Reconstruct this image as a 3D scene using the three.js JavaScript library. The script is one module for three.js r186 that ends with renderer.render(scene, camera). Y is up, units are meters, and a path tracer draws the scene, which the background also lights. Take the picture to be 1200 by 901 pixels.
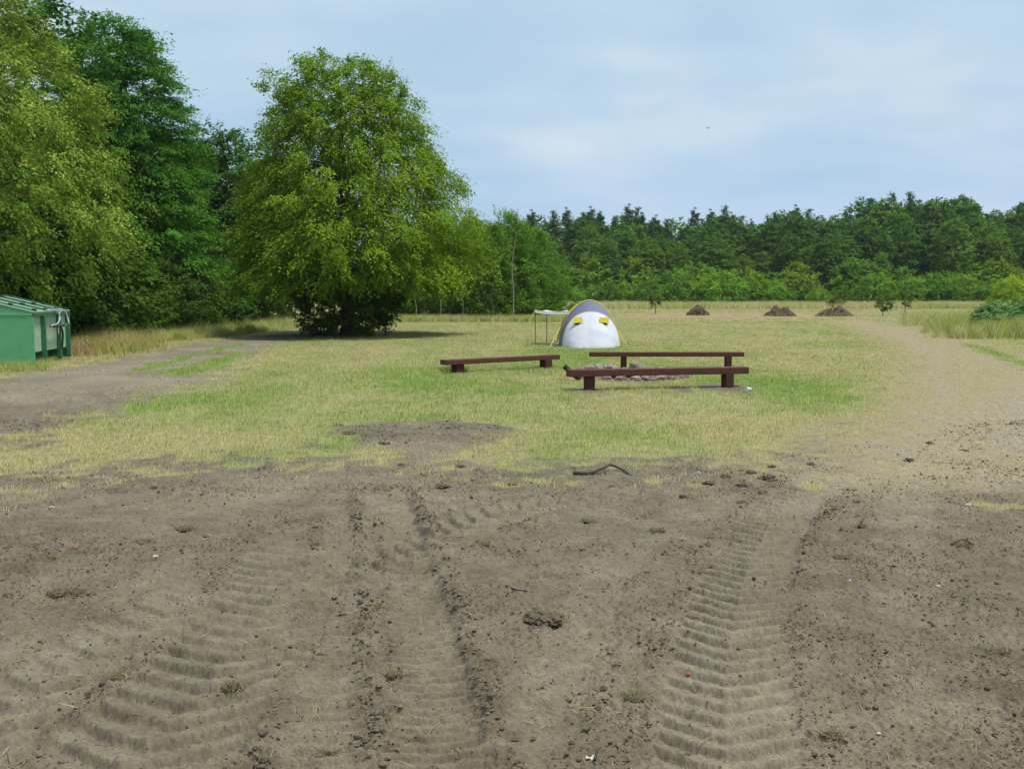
import * as THREE from 'three';
import { mergeGeometries } from 'three/addons/utils/BufferGeometryUtils.js';
import { RoundedBoxGeometry } from 'three/addons/geometries/RoundedBoxGeometry.js';

// ------------------------------------------------------------------ camera, sky, sun, exposure
const F = 1200, EYE = 1.6, HORIZON = 345, MIDX = 600, MIDY = 450.5;
const TILT = Math.atan((MIDY - HORIZON) / F);
const scene = new THREE.Scene();
const camera = new THREE.PerspectiveCamera(2 * Math.atan(MIDY / F) * 180 / Math.PI, 1024 / 768, 0.1, 4000);
camera.position.set(0, EYE, 0); camera.rotation.x = -TILT;
const renderer = new THREE.WebGLRenderer({ antialias: true });
renderer.setSize(1024, 768);
renderer.toneMapping = THREE.LinearToneMapping;
renderer.toneMappingExposure = 2.5;
renderer.shadowMap.enabled = true;

// seeded random numbers and gradient noise
let seed = 12345;
function reseed(s) { seed = s >>> 0; }
function rnd() { seed = (seed + 0x6D2B79F5) | 0; let t = Math.imul(seed ^ (seed >>> 15), 1 | seed); t = (t + Math.imul(t ^ (t >>> 7), 61 | t)) ^ t; return ((t ^ (t >>> 14)) >>> 0) / 4294967296; }
const rr = (a, b) => a + (b - a) * rnd();
const gauss = () => (rnd() + rnd() + rnd() + rnd() - 2) * 1.0;
const PERM = new Uint8Array(512);
{ const p = [...Array(256).keys()]; for (let i = 255; i > 0; i--) { const j = Math.floor(rnd() * (i + 1)); [p[i], p[j]] = [p[j], p[i]]; } for (let i = 0; i < 512; i++) PERM[i] = p[i & 255]; }
const GX = new Float32Array(256), GY = new Float32Array(256), GZ = new Float32Array(256);
for (let i = 0; i < 256; i++) { const a = rnd() * 6.2832, z = rnd() * 2 - 1, r = Math.sqrt(1 - z * z); GX[i] = Math.cos(a); GY[i] = Math.sin(a); GZ[i] = z; GX[i] *= 1; void r; }
const fade = (t) => t * t * t * (t * (t * 6 - 15) + 10);
function n2(x, y) {
  const xf = Math.floor(x), yf = Math.floor(y), X = xf & 255, Y = yf & 255; x -= xf; y -= yf;
  const u = fade(x), v = fade(y), A = PERM[X] + Y, B = PERM[X + 1] + Y;
  const a = PERM[A], b = PERM[B], c = PERM[A + 1], d = PERM[B + 1];
  const p = GX[a] * x + GY[a] * y, q = GX[b] * (x - 1) + GY[b] * y, r = GX[c] * x + GY[c] * (y - 1), s = GX[d] * (x - 1) + GY[d] * (y - 1);
  return 1.5 * (p + u * (q - p) + v * (r + u * (s - r) - p - u * (q - p)));
}
function n3(x, y, z) {
  const zf = Math.floor(z), f = fade(z - zf);
  const a = n2(x + 37.7 * zf, y - 17.3 * zf), b = n2(x + 37.7 * (zf + 1), y - 17.3 * (zf + 1));
  return (a + (b - a) * f) * 1.15;
}
function fbm(x, y, o) { let s = 0, a = 0.5, f = 1; for (let i = 0; i < o; i++) { s += a * n2(x * f + i * 19.1, y * f - i * 7.7); a *= 0.5; f *= 2.03; } return s; }
const clamp = (v, a = 0, b = 1) => Math.min(b, Math.max(a, v));
const sst = (a, b, v) => { const t = clamp((v - a) / (b - a)); return t * t * (3 - 2 * t); };
const lerp = (a, b, t) => a + (b - a) * t;
const mix3 = (a, b, t) => [lerp(a[0], b[0], t), lerp(a[1], b[1], t), lerp(a[2], b[2], t)];

// thin high cloud over pale blue: one computed sky, the same all round
{
  const W = 1024, H = 512, data = new Float32Array(W * H * 4), lin = (c) => Math.pow(c / 255, 2.2);
  const stops = [[0, [200, 219, 240]], [3, [190, 213, 239]], [7, [179, 207, 233]], [13, [184, 211, 233]], [20, [196, 217, 234]], [40, [210, 225, 238]], [90, [216, 229, 239]]];
  for (let j = 0; j < H; j++) for (let i = 0; i < W; i++) {
    const el = ((j + 0.5) / H - 0.5) * Math.PI, az = ((i + 0.5) / W - 0.5) * 2 * Math.PI;
    const y = Math.max(Math.sin(el), 0), x = Math.cos(el) * Math.cos(az), z = Math.cos(el) * Math.sin(az), deg = Math.max(el * 180 / Math.PI, 0);
    let k = 0; while (k < stops.length - 2 && deg > stops[k + 1][0]) k++;
    const c = mix3(stops[k][1], stops[k + 1][1], sst(stops[k][0], stops[k + 1][0], deg));
    const px = x / (y + 0.22), pz = z / (y + 0.22);
    const cl = fbm(px * 1.1 + 3.2, pz * 1.1 + 8.1, 5) + 0.35 * fbm(px * 3 + 1, pz * 6.5 + 4, 4);
    const w = sst(-0.25, 0.75, cl) * sst(1.5, 9, deg) * 0.9, d = sst(0.0, 0.5, -cl) * 0.42;
    const streak = sst(0.12, 0.5, fbm(x * 4 + 11, deg * 1.1 + z * 2, 4)) * sst(1, 3, deg) * (1 - sst(5, 9, deg)) * 0.5;
    let q = mix3(c, [218, 230, 241], Math.max(w, streak)); q = mix3(q, [166, 196, 224], d);
    const o = (j * W + i) * 4;
    data[o] = lin(q[0]) / 2.5; data[o + 1] = lin(q[1]) / 2.5; data[o + 2] = lin(q[2]) / 2.5; data[o + 3] = 1;
  }
  const sky = new THREE.DataTexture(data, W, H, THREE.RGBAFormat, THREE.FloatType);
  sky.mapping = THREE.EquirectangularReflectionMapping; sky.magFilter = THREE.LinearFilter; sky.needsUpdate = true;
  scene.background = sky; scene.environment = sky;
}
const sun = new THREE.DirectionalLight(new THREE.Color(1, 0.95, 0.86), 1.5);
sun.position.set(32, 92, -8); sun.target.position.set(0, 0, -20); sun.castShadow = true; sun.shadow.radius = 20;
sun.shadow.mapSize.set(4096, 4096);
Object.assign(sun.shadow.camera, { left: -120, right: 120, top: 150, bottom: -150, near: 1, far: 500 });
scene.add(sun, sun.target);

// ------------------------------------------------------------------ from a pixel of the photograph to the ground
function ground(px, py) {                                   // where the ray meets flat ground: [x, depth]
  const cx = (px - MIDX) / F, cy = (MIDY - py) / F, c = Math.cos(TILT), s = Math.sin(TILT);
  const dy = cy * c - s, dz = c + cy * s, t = EYE / -dy;
  return [cx * t, dz * t];
}
const atD = (px, d) => (px - MIDX) / F * (d * Math.cos(TILT) + EYE * Math.sin(TILT));          // x of that column at depth d
const hAt = (py, d) => EYE + d * Math.tan(Math.atan((MIDY - py) / F) - TILT);                  // height of that row at depth d

// ------------------------------------------------------------------ helpers for things
const taken = new Map();
function numbered(n) { const k = taken.get(n) || 0; taken.set(n, k + 1); return k ? `${n}_${String(k).padStart(3, '0')}` : n; }
function thing(name, label, category, x = 0, y = 0, z = 0, turn = 0, group) {
  const o = new THREE.Group(); o.name = numbered(name); scene.add(o); o.position.set(x, y, z); o.rotation.y = turn;
  o.userData = { label, category }; if (group) o.userData.group = group; return o;
}
function mesh(name, geo, mat, parent) { const m = new THREE.Mesh(geo, mat); m.name = name; m.castShadow = m.receiveShadow = true; parent.add(m); return m; }
function single(name, geo, mat, label, category, group) { const m = mesh(numbered(name), geo, mat, scene); m.userData = { label, category }; if (group) m.userData.group = group; return m; }
const lc = (r, g, b) => new THREE.Color().setRGB(r, g, b);
function prep(g) { const q = g.index ? g.toNonIndexed() : g; for (const k of Object.keys(q.attributes)) if (!['position', 'normal', 'uv'].includes(k)) q.deleteAttribute(k); if (!q.attributes.uv) q.setAttribute('uv', new THREE.BufferAttribute(new Float32Array(q.attributes.position.count * 2), 2)); return q; }
const merge = (a) => mergeGeometries(a.map(prep));
function boxUV(g) {                                         // uv in metres, from the face's own plane
  const q = g.index ? g.toNonIndexed() : g, p = q.attributes.position, n = q.attributes.normal, uv = new Float32Array(p.count * 2);
  for (let i = 0; i < p.count; i++) {
    const ax = Math.abs(n.getX(i)), ay = Math.abs(n.getY(i)), az = Math.abs(n.getZ(i));
    const [u, v] = ax > ay && ax > az ? [p.getZ(i), p.getY(i)] : ay > az ? [p.getX(i), p.getZ(i)] : [p.getX(i), p.getY(i)];
    uv[2 * i] = u; uv[2 * i + 1] = v;
  }
  q.setAttribute('uv', new THREE.BufferAttribute(uv, 2)); return q;
}
const rbox = (w, h, d, r = 0.008, s = 2) => new RoundedBoxGeometry(w, h, d, s, Math.min(r, w / 2.1, h / 2.1, d / 2.1));
const move = (g, x, y, z) => (g.translate(x, y, z), g);
function tube(pts, r, rad = 6, seg = 24, r1 = r) {
  const c = new THREE.CatmullRomCurve3(pts.map((p) => new THREE.Vector3(...p))), g = new THREE.TubeGeometry(c, seg, 1, rad, false), p = g.attributes.position;
  for (let i = 0; i <= seg; i++) { const o = c.getPointAt(i / seg), k = lerp(r, r1, i / seg); for (let j = 0; j <= rad; j++) { const m = i * (rad + 1) + j; p.setXYZ(m, o.x + (p.getX(m) - o.x) * k, o.y + (p.getY(m) - o.y) * k, o.z + (p.getZ(m) - o.z) * k); } }
  g.computeVertexNormals(); return g;
}
function noiseTex(size, fn, srgb) {
  const d = new Uint8Array(size * size * 4);
  for (let j = 0; j < size; j++) for (let i = 0; i < size; i++) { const c = fn(i / size, j / size), o = (j * size + i) * 4; for (let k = 0; k < 3; k++) d[o + k] = clamp(Array.isArray(c) ? c[k] : c) * 255; d[o + 3] = 255; }
  const t = new THREE.DataTexture(d, size, size); t.wrapS = t.wrapT = THREE.RepeatWrapping; t.magFilter = THREE.LinearFilter; t.minFilter = THREE.LinearMipmapLinearFilter; t.generateMipmaps = true; if (srgb) t.colorSpace = THREE.SRGBColorSpace; t.needsUpdate = true; return t;
}
function tile2(u, v, f, o) {                                // tiling noise: two angles on circles would cost more, so blend the borders
  const a = fbm(u * f, v * f, o), b = fbm((u - 1) * f, v * f, o), c = fbm(u * f, (v - 1) * f, o), d = fbm((u - 1) * f, (v - 1) * f, o), s = sst(0.75, 1, u), t = sst(0.75, 1, v);
  const m = lerp(lerp(a, b, s), lerp(c, d, s), t), q = Math.sqrt((1 - s) ** 2 + s * s) * Math.sqrt((1 - t) ** 2 + t * t); return m / q;
}

// ------------------------------------------------------------------ what the ground is made of
const polyW = (pts) => pts.map(([a, b]) => ground(a, b));
function sdPoly(P, x, y) {                                  // signed distance, positive inside
  let best = 1e9, inside = false;
  for (let i = 0, j = P.length - 1; i < P.length; j = i++) {
    const ax = P[j][0], ay = P[j][1], bx = P[i][0] - ax, by = P[i][1] - ay, px = x - ax, py = y - ay, t = clamp((px * bx + py * by) / (bx * bx + by * by + 1e-12));
    const ex = px - bx * t, ey = py - by * t, q = ex * ex + ey * ey; if (q < best) best = q;
    if ((P[i][1] > y) !== (ay > y) && x < (bx) * (y - ay) / (P[i][1] - ay) + ax) inside = !inside;
  }
  return (inside ? 1 : -1) * Math.sqrt(best);
}
const yard = polyW([[-500, 640], [-150, 600], [0, 578], [90, 563], [170, 553], [250, 555], [325, 546], [395, 552], [450, 549], [540, 560], [620, 565], [690, 560], [760, 562], [820, 548], [900, 560], [945, 552], [1000, 540], [1060, 528], [1120, 510], [1165, 490], [1215, 470], [1500, 470], [2600, 640], [2600, 1150], [-1600, 1150]]);
const scrape = polyW([[378, 506], [430, 495], [520, 493], [612, 498], [588, 512], [556, 528], [522, 541], [538, 562], [455, 556], [480, 532], [405, 527]]);
const lane = polyW([[-500, 590], [0, 519], [50, 502], [120, 482], [200, 461], [266, 440], [250, 428], [300, 411], [372, 391], [420, 384], [372, 383.5], [300, 393], [230, 403], [150, 417], [88, 432], [0, 441], [-400, 465]]);
const isle1 = polyW([[148, 433], [190, 423], [240, 411], [300, 398], [290, 404], [230, 419], [192, 432], [160, 436]]);
const isle2 = polyW([[178, 440], [232, 424], [285, 412], [262, 432], [215, 442]]);
const isle3 = polyW([[20, 500], [60, 487], [55, 484], [25, 494]]);
const road = polyW([[940, 560], [985, 520], [1040, 470], [1062, 430], [1048, 405], [1012, 387], [985, 378], [985, 375.5], [1030, 378], [1085, 388], [1130, 398], [1175, 410], [1230, 422], [1500, 450], [1500, 600]]);
const ruts = [polyW([[1000, 540], [1062, 490], [1098, 445], [1092, 418], [1052, 398], [1012, 384], [1024, 384], [1070, 396], [1108, 415], [1120, 445], [1095, 490], [1050, 540]]), polyW([[1130, 520], [1160, 470], [1185, 440], [1160, 420], [1110, 401], [1125, 400], [1180, 416], [1240, 436], [1400, 460], [1400, 560]])];
const roadGreen = polyW([[1120, 402], [1150, 412], [1200, 432], [1230, 447], [1215, 428], [1150, 406]]);
const greens = [[505, 452, 165, 34], [905, 447, 120, 26], [610, 430, 140, 16], [700, 412, 80, 14], [760, 520, 150, 40], [660, 545, 120, 25], [300, 470, 160, 25], [270, 540, 120, 20], [400, 520, 80, 15], [1155, 592, 26, 7], [1192, 594, 14, 5], [955, 570, 26, 5]].map(([x, y, a, b]) => { const c = ground(x, y), e = ground(x + a, y), n = ground(x, y + b), f = ground(x, Math.max(y - b, 352)); return [c[0], c[1], Math.abs(e[0] - c[0]), (f[1] - n[1]) / 2]; });
const worn = [[850, 455, 0.65], [800, 457, 0.35], [690, 459, 0.4], [537, 439, 0.38], [640, 433, 0.3], [735, 442, 1.0]].map(([p, q, r]) => [...ground(p, q), r]);
const hayStrip = polyW([[690, 373], [760, 366], [1000, 367], [1010, 371], [860, 374]]);

const TRACKS = [
  // centre line in pixels (near to far), half width m, lug pitch m, slant, lug depth m, rut depth m, berm m
  { c: [[850, 990], [852, 880], [850, 800], [858, 740], [872, 680], [890, 640], [915, 600], [955, 570], [1000, 548]], w: 0.25, pitch: 0.142, k: 0.55, lug: 0.042, rut: 0.012, berm: 0.012, skew: 0.1 },
  { c: [[525, 990], [512, 880], [497, 800], [484, 740], [473, 680], [462, 630], [452, 590], [445, 570]], w: 0.19, pitch: 0.082, k: 0.1, lug: 0.030, rut: 0.026, berm: 0.034, skew: 0 },
  { c: [[368, 990], [382, 880], [392, 800], [399, 740], [404, 680], [408, 630], [412, 590]], w: 0.17, pitch: 0.09, k: 0.1, lug: 0.022, rut: 0.016, berm: 0.018, skew: 0 },
  { c: [[40, 1000], [140, 905], [210, 838], [262, 780], [300, 735], [330, 690], [352, 650], [372, 620]], w: 0.34, pitch: 0.17, k: 0.5, lug: 0.042, rut: 0.008, berm: 0.012, skew: 0.15 },
  { c: [[420, 690], [500, 640], [560, 612], [620, 594], [690, 584], [770, 577], [850, 572]], w: 0.26, pitch: 0.19, k: 0.7, lug: 0.046, rut: 0.012, berm: 0.012, skew: -0.1 },
  { c: [[600, 940], [640, 830], [675, 750], [705, 690], [745, 640], [800, 606], [850, 590]], w: 0.15, pitch: 0.13, k: 0.4, lug: 0.006, rut: 0.01, berm: 0.008, skew: 0, press: 0.35 },
  { c: [[-120, 960], [-30, 870], [40, 815], [110, 770], [170, 735], [230, 700], [280, 672]], w: 0.24, pitch: 0.2, k: 0.6, lug: 0.036, rut: 0.006, berm: 0.010, skew: 0.2 },
  { c: [[1130, 900], [1100, 800], [1075, 720], [1062, 660], [1060, 615], [1075, 575], [1100, 545]], w: 0.2, pitch: 0.16, k: 0.5, lug: 0.005, rut: 0.006, berm: 0.004, skew: 0, press: 0.25 },
];
for (const t of TRACKS) {
  const curve = new THREE.CatmullRomCurve3(t.c.map(([a, b]) => { const g = ground(a, b); return new THREE.Vector3(g[0], 0, g[1]); }), false, 'centripetal'), L = curve.getLength(), n = Math.ceil(L / 0.16);
  t.p = curve.getSpacedPoints(n).map((p) => [p.x, p.z]); t.step = L / n; t.L = L;
  const m = t.w + 0.35; t.box = [Math.min(...t.p.map((p) => p[0])) - m, Math.max(...t.p.map((p) => p[0])) + m, Math.min(...t.p.map((p) => p[1])) - m, Math.max(...t.p.map((p) => p[1])) + m];
}
const TR = { h: 0, pressed: 0, berm: 0 };
function tracksAt(x, d) {
  TR.h = TR.pressed = TR.berm = 0;
  for (let q = 0; q < TRACKS.length; q++) {
    const t = TRACKS[q], B = t.box; if (x < B[0] || x > B[1] || d < B[2] || d > B[3]) continue;
    let best = 1e9, s = 0, lat = 0;
    for (let i = 0; i < t.p.length - 1; i++) {
      const ax = t.p[i][0], ay = t.p[i][1], bx = t.p[i + 1][0] - ax, by = t.p[i + 1][1] - ay, px = x - ax, py = d - ay, u = clamp((px * bx + py * by) / (bx * bx + by * by));
      const ex = px - bx * u, ey = py - by * u, w = ex * ex + ey * ey; if (w < best) { best = w; s = (i + u) * t.step; lat = (px * by - py * bx) / Math.hypot(bx, by); }
    }
    const a = Math.sqrt(best), rough = n2(x * 5 + q * 9, d * 5) * 0.035, edge = a + rough, ends = sst(0, 0.5, s) * sst(0, 0.9, t.L - s);
    if (edge > t.w + 0.3) continue;
    const worn = clamp(0.92 + 0.9 * fbm(x * 0.9 + q * 5, d * 0.7 + 3, 3)) * ends;
    const inn = 1 - sst(t.w - 0.035, t.w + 0.02, edge);
    const side = lat > 0 ? 0.5 : 0, ph = (s - t.k * a * (1 + 0.5 * a) - t.skew * lat + 0.015 * n2(x * 6, d * 6)) / t.pitch + side * sst(0.02, 0.09, a) * (t.k > 0.3 ? 0.18 : 0);
    const f = ph - Math.floor(ph), ridge = f < 0.2 ? sst(0, 0.2, f) : f < 0.48 ? 1 : f < 0.8 ? 1 - sst(0.48, 0.8, f) : 0;
    const bermG = Math.exp(-(((edge - t.w - 0.05) / 0.055) ** 2)) * ends, lump = 0.5 + 0.9 * clamp(fbm(x * 9 + q, d * 9, 3) + 0.35);
    TR.h += inn * (-t.rut * ends + t.lug * worn * (ridge - 0.3) * (0.95 + 0.25 * n2(x * 6, d * 6))) + t.berm * bermG * lump;
    TR.pressed = Math.max(TR.pressed, inn * ends * (t.press ?? 0.8)); TR.berm = Math.max(TR.berm, bermG * sst(0.3, 1, lump) * (t.berm / 0.026));
  }
}
const G = { bare: 0, dry: 0, lush: 0, h: 0, loose: 0, hay: 0, rut: 0 };
function groundAt(x, d) {
  const near = d < 60;
  const wx = x + 0.35 * fbm(x * 0.9, d * 0.55, 3) + 0.16 * n2(x * 3.1, d * 3.1), wd = d + 0.9 * fbm(x * 0.7 + 9, d * 0.5 + 4, 3) + 0.3 * n2(x * 2.3 + 4, d * 2.3);
  let bare = 0, dry = 0, grow = 0;
  if (near) {
    bare = sst(-2.0, 1.3, sdPoly(yard, wx, wd) - 0.25 + 0.9 * n2(x * 1.7 + 8, d * 1.7) + 1.1 * n2(x * 4.6, d * 3.6));
    if (d < 22) bare = Math.max(bare, 0.92 * sst(-0.2, 0.5, sdPoly(scrape, wx, wd)));
    if (x < 0 && d < 50) {
      bare = Math.max(bare, sst(-0.7, 0.7, sdPoly(lane, wx, wd) - 0.1 + 0.55 * n2(x * 3.1, d * 2.1) + 0.6 * n2(x * 1.1 + 5, d * 0.9)));
      bare *= 1 - 0.95 * Math.max(sst(-0.1, 0.25, sdPoly(isle1, wx, wd)), sst(-0.1, 0.2, sdPoly(isle2, wx, wd)), 0.8 * sst(-0.1, 0.2, sdPoly(isle3, wx, wd)));
    }
  }
  if (x > 2 && d < 12) for (const [gx, gd, ga, gb] of greens.slice(9)) { const q = ((x - gx) / ga) ** 2 + ((d - gd) / gb) ** 2 + 0.6 * n2(x * 5, d * 5); if (q < 1) bare *= 1 - 0.85 * sst(1, 0.3, q); }
  if (x > 2) { dry = sst(-1.1, 0.9, sdPoly(road, wx, wd)); grow = sst(-0.3, 0.2, sdPoly(roadGreen, wx, wd)); dry *= 1 - grow; }
  let lush = grow * 0.9;
  if (x < 0 && d > 18 && d < 50) lush = Math.max(lush, 1.2 * sst(-0.4, 0.2, Math.max(sdPoly(isle1, wx, wd), sdPoly(isle2, wx, wd))));
  if (d > 15 && d < 24) for (const [sx, sd, sr] of worn) { const q = Math.hypot(x - sx, (d - sd) * 0.55) + 0.25 * n2(x * 4, d * 4); if (q < sr) bare = Math.max(bare, 0.95 * sst(sr, sr * 0.35, q)); }
  for (const [gx, gd, a, b] of greens) { const q = ((x - gx) / a) ** 2 + ((d - gd) / b) ** 2; if (q < 4) lush = Math.max(lush, Math.exp(-q * 1.3)); }
  const patch = fbm(x * 0.35, d * 0.16, 4), fine = fbm(x * 1.4 + 5, d * 1.1, 3);
  G.hay = d > 60 ? sst(-3, 4, sdPoly(hayStrip, x + 3 * patch, d + 8 * patch)) : 0;
  const tread = d < 20 ? sst(-5, -0.2, sdPoly(yard, wx, wd)) : 0;
  lush = clamp(-0.34 * tread + lush * 0.75 + 0.85 * patch + 0.6 * fine + 0.13 + 0.1 * sst(18, 40, d));
  bare = clamp(bare - 0.18 * clamp(fine) * (1 - bare));
  G.rut = 0; if (dry > 0.1) { for (const p of ruts) G.rut = Math.max(G.rut, sst(-0.25, 0.6, sdPoly(p, wx, wd) + 0.4 * n2(x * 2.2, d * 1.5))); bare = Math.max(bare, 0.55 * G.rut * dry); }
  G.bare = bare; G.dry = dry; G.lush = lush * (1 - 0.8 * dry);
  // relief
  const soil = Math.max(bare, 0.5 * dry);
  let h = 0.05 * fbm(x * 0.12 + 2, d * 0.12, 2) * sst(6, 25, d) + 0.022 * fbm(x * 0.8, d * 0.8, 3);
  G.loose = 0; TR.pressed = TR.berm = 0;
  if (d < 24 && soil > 0.02) {
    tracksAt(x, d);
    const loose = clamp(0.5 + 0.9 * fbm(x * 0.75 + 31, d * 0.75 - 12, 3)) * (1 - 0.6 * TR.pressed); G.loose = loose;
    const crumb = fbm(x * 7.5, d * 7.5, 3), fineC = fbm(x * 28 + 3, d * 28, 3);
    h += soil * (TR.h + 0.022 * crumb * (0.3 + loose) * (1 - 0.6 * TR.pressed) + (0.006 + 0.013 * (loose * (1 - 0.7 * TR.pressed) + TR.berm)) * Math.max(fineC, -0.2) * 1.4 + 0.010 * n2(x * 62, d * 62) * (0.12 + loose) * (1 - 0.75 * TR.pressed) + (d < 14 ? 0.018 * Math.max(0, n2(x * 36 + 9, d * 36)) * (0.3 + loose) * (1 - 0.7 * TR.pressed) : 0) + 0.018 * Math.max(0, n2(x * 16 + 2, d * 16) - 0.1) * (0.15 + loose));
  }
  G.h = h; return G;
}
const hG = (x, d) => groundAt(x, d).h;

const grainTex = noiseTex(1024, (u, v) => { const n = tile2(u, v, 24, 5), f = tile2(u + 3.3, v, 150, 3), a = 0.84 + 0.24 * n + 0.34 * f; return [a, a * (0.99 - 0.03 * f), a * (0.97 - 0.05 * n)]; }, false);
const bumpTex = noiseTex(1024, (u, v) => 0.5 + 0.30 * tile2(u, v, 40, 4) + 0.22 * tile2(u, v + 5.1, 150, 3), false);
grainTex.repeat.set(0.5, 0.5); bumpTex.repeat.set(0.5, 0.5);
{
  const rows = [-400, -40, 0.2, 1.2, 2, 2.4];
  for (let s = 745; s > 60; s -= 1.25) rows.push(F * EYE / s);
  for (let d = 32.3; d < 1800; d *= 1.033) rows.push(d);
  const C = 1100, R = rows.length, pos = new Float32Array(R * C * 3), col = new Float32Array(R * C * 3), uv = new Float32Array(R * C * 2);
  const grey = [0.182, 0.160, 0.110], brown = [0.104, 0.084, 0.052], pale = [0.295, 0.260, 0.185], thatch = [0.275, 0.262, 0.11], green = [0.175, 0.255, 0.06], straw = [0.30, 0.25, 0.135], hay = [0.36, 0.27, 0.145];
  for (let r = 0, v = 0; r < R; r++) {
    const d = rows[r], half = d < 2.2 ? 60 - 0 * d : 0.9 + 0.55 * d;
    for (let c = 0; c < C; c++, v++) {
      const u = c / (C - 1) * 2 - 1, a = Math.abs(u), x = half * Math.sign(u) * (a < 0.94 ? a / 0.94 : 1 + ((a - 0.94) / 0.06) ** 2 * 6);
      const g = groundAt(x, d);
      pos[3 * v] = x; pos[3 * v + 1] = g.h; pos[3 * v + 2] = -d; uv[2 * v] = x; uv[2 * v + 1] = d;
      const m1 = fbm(x * 0.55 + 7, d * 0.55, 4), m2 = fbm(x * 3.3, d * 3.3 + 5, 3);
      let soil = mix3(grey, brown, clamp(0.3 + 0.85 * m2 + 0.5 * g.loose * (0.5 + m1) + 0.25 * TR.berm - 0.3 * TR.pressed));
      soil = mix3(soil, pale, clamp(0.04 + 1.25 * m1 + 0.35 * TR.pressed * (0.5 + m1) + (x < -4 ? 0.55 * sst(13, 17, d) : 0)) * 0.7);
      if (g.dry > 0) soil = mix3(soil, mix3(straw, pale, clamp(0.5 + m2)), clamp(g.dry * (1 - 0.75 * sst(0.4, 1, sst(-0.2, 1.2, sdPoly(yard, x, d) - 1.0)))));
      if (g.rut > 0) soil = mix3(soil, pale, clamp(g.rut * (0.75 + 0.8 * m1)));
      let turf = mix3(thatch, green, g.lush); turf = mix3(turf, straw, clamp(0.8 * g.dry + 0.25 * clamp(m2))); turf = mix3(turf, hay, g.hay * 0.85);
      const q = mix3(turf, soil, clamp(sst(0.03, 0.42, g.bare) + 0.25 * g.dry));
      if (g.bare > 0.3 && d < 16) { const j = 1 + 0.16 * n2(x * 31 + 5, d * 31) + 0.12 * n2(x * 11, d * 11 + 3); q[0] *= j; q[1] *= j; q[2] *= j; }
      col[3 * v] = q[0]; col[3 * v + 1] = q[1]; col[3 * v + 2] = q[2];
    }
  }
  const idx = new Uint32Array((R - 1) * (C - 1) * 6);
  for (let r = 0, k = 0; r < R - 1; r++) for (let c = 0; c < C - 1; c++) { const a = r * C + c, b = a + 1, e = a + C, f = e + 1; idx[k++] = a; idx[k++] = b; idx[k++] = e; idx[k++] = b; idx[k++] = f; idx[k++] = e; }
  const g = new THREE.BufferGeometry(); g.setAttribute('position', new THREE.BufferAttribute(pos, 3)); g.setAttribute('color', new THREE.BufferAttribute(col, 3)); g.setAttribute('uv', new THREE.BufferAttribute(uv, 2)); g.setIndex(new THREE.BufferAttribute(idx, 1)); g.computeVertexNormals();
  const m = mesh('ground', g, new THREE.MeshStandardMaterial({ vertexColors: true, map: grainTex, bumpMap: bumpTex, bumpScale: 0.018, roughness: 1 }), scene);
  m.userData = { kind: 'structure', label: 'bare rutted soil running into a mown dry meadow', category: 'ground' };
}
console.log('ground');

// ------------------------------------------------------------------ leaves and trees
class Leaves {
  constructor() { this.p = []; this.n = []; this.c = []; this.i = []; this.k = 0; }
  add(x, y, z, ax, ay, az, nx, ny, nz, L, w, c) {           // base point, direction along, face normal, length, width, colour
    let d = ax * nx + ay * ny + az * nz; nx -= ax * d; ny -= ay * d; nz -= az * d; d = Math.hypot(nx, ny, nz) || 1; nx /= d; ny /= d; nz /= d;
    const sx = ay * nz - az * ny, sy = az * nx - ax * nz, sz = ax * ny - ay * nx, m = L * 0.45, h = w / 2, u = w * 0.16;
    this.p.push(x, y, z, x + ax * m + sx * h + nx * u, y + ay * m + sy * h + ny * u, z + az * m + sz * h + nz * u, x + ax * L, y + ay * L, z + az * L, x + ax * m - sx * h + nx * u, y + ay * m - sy * h + ny * u, z + az * m - sz * h + nz * u);
    const t = 0.35;
    this.n.push(nx, ny, nz, nx - sx * t, ny - sy * t, nz - sz * t, nx, ny, nz, nx + sx * t, ny + sy * t, nz + sz * t);
    for (let q = 0; q < 4; q++) this.c.push(c[0], c[1], c[2]);
    const k = this.k; this.i.push(k, k + 1, k + 2, k, k + 2, k + 3); this.k += 4;
  }
  geo() { const g = new THREE.BufferGeometry(); g.setAttribute('position', new THREE.BufferAttribute(new Float32Array(this.p), 3)); g.setAttribute('normal', new THREE.BufferAttribute(new Float32Array(this.n), 3)); g.setAttribute('color', new THREE.BufferAttribute(new Float32Array(this.c), 3)); g.setIndex(new THREE.BufferAttribute(new Uint32Array(this.i), 1)); return g; }
}
function norm(a) { const l = Math.hypot(...a) || 1; return [a[0] / l, a[1] / l, a[2] / l]; }
const leafMat = (c = [1, 1, 1]) => new THREE.MeshPhysicalMaterial({ color: lc(...c), vertexColors: true, roughness: 0.75, transmission: 0.42, thickness: 0, specularIntensity: 0.1, side: THREE.DoubleSide });
const barkTex = noiseTex(256, (u, v) => { const a = 0.75 + 0.35 * tile2(u, v * 0.25, 30, 4); return [a, a, a]; }, false);
const bark = (r, g, b) => new THREE.MeshStandardMaterial({ color: lc(r, g, b), map: barkTex, bumpMap: barkTex, bumpScale: 0.02, roughness: 1 });
const BARK = bark(0.10, 0.085, 0.065), PALEBARK = bark(0.34, 0.32, 0.27), DARKBARK = bark(0.06, 0.05, 0.04), PINEBARK = bark(0.15, 0.085, 0.055);

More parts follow.
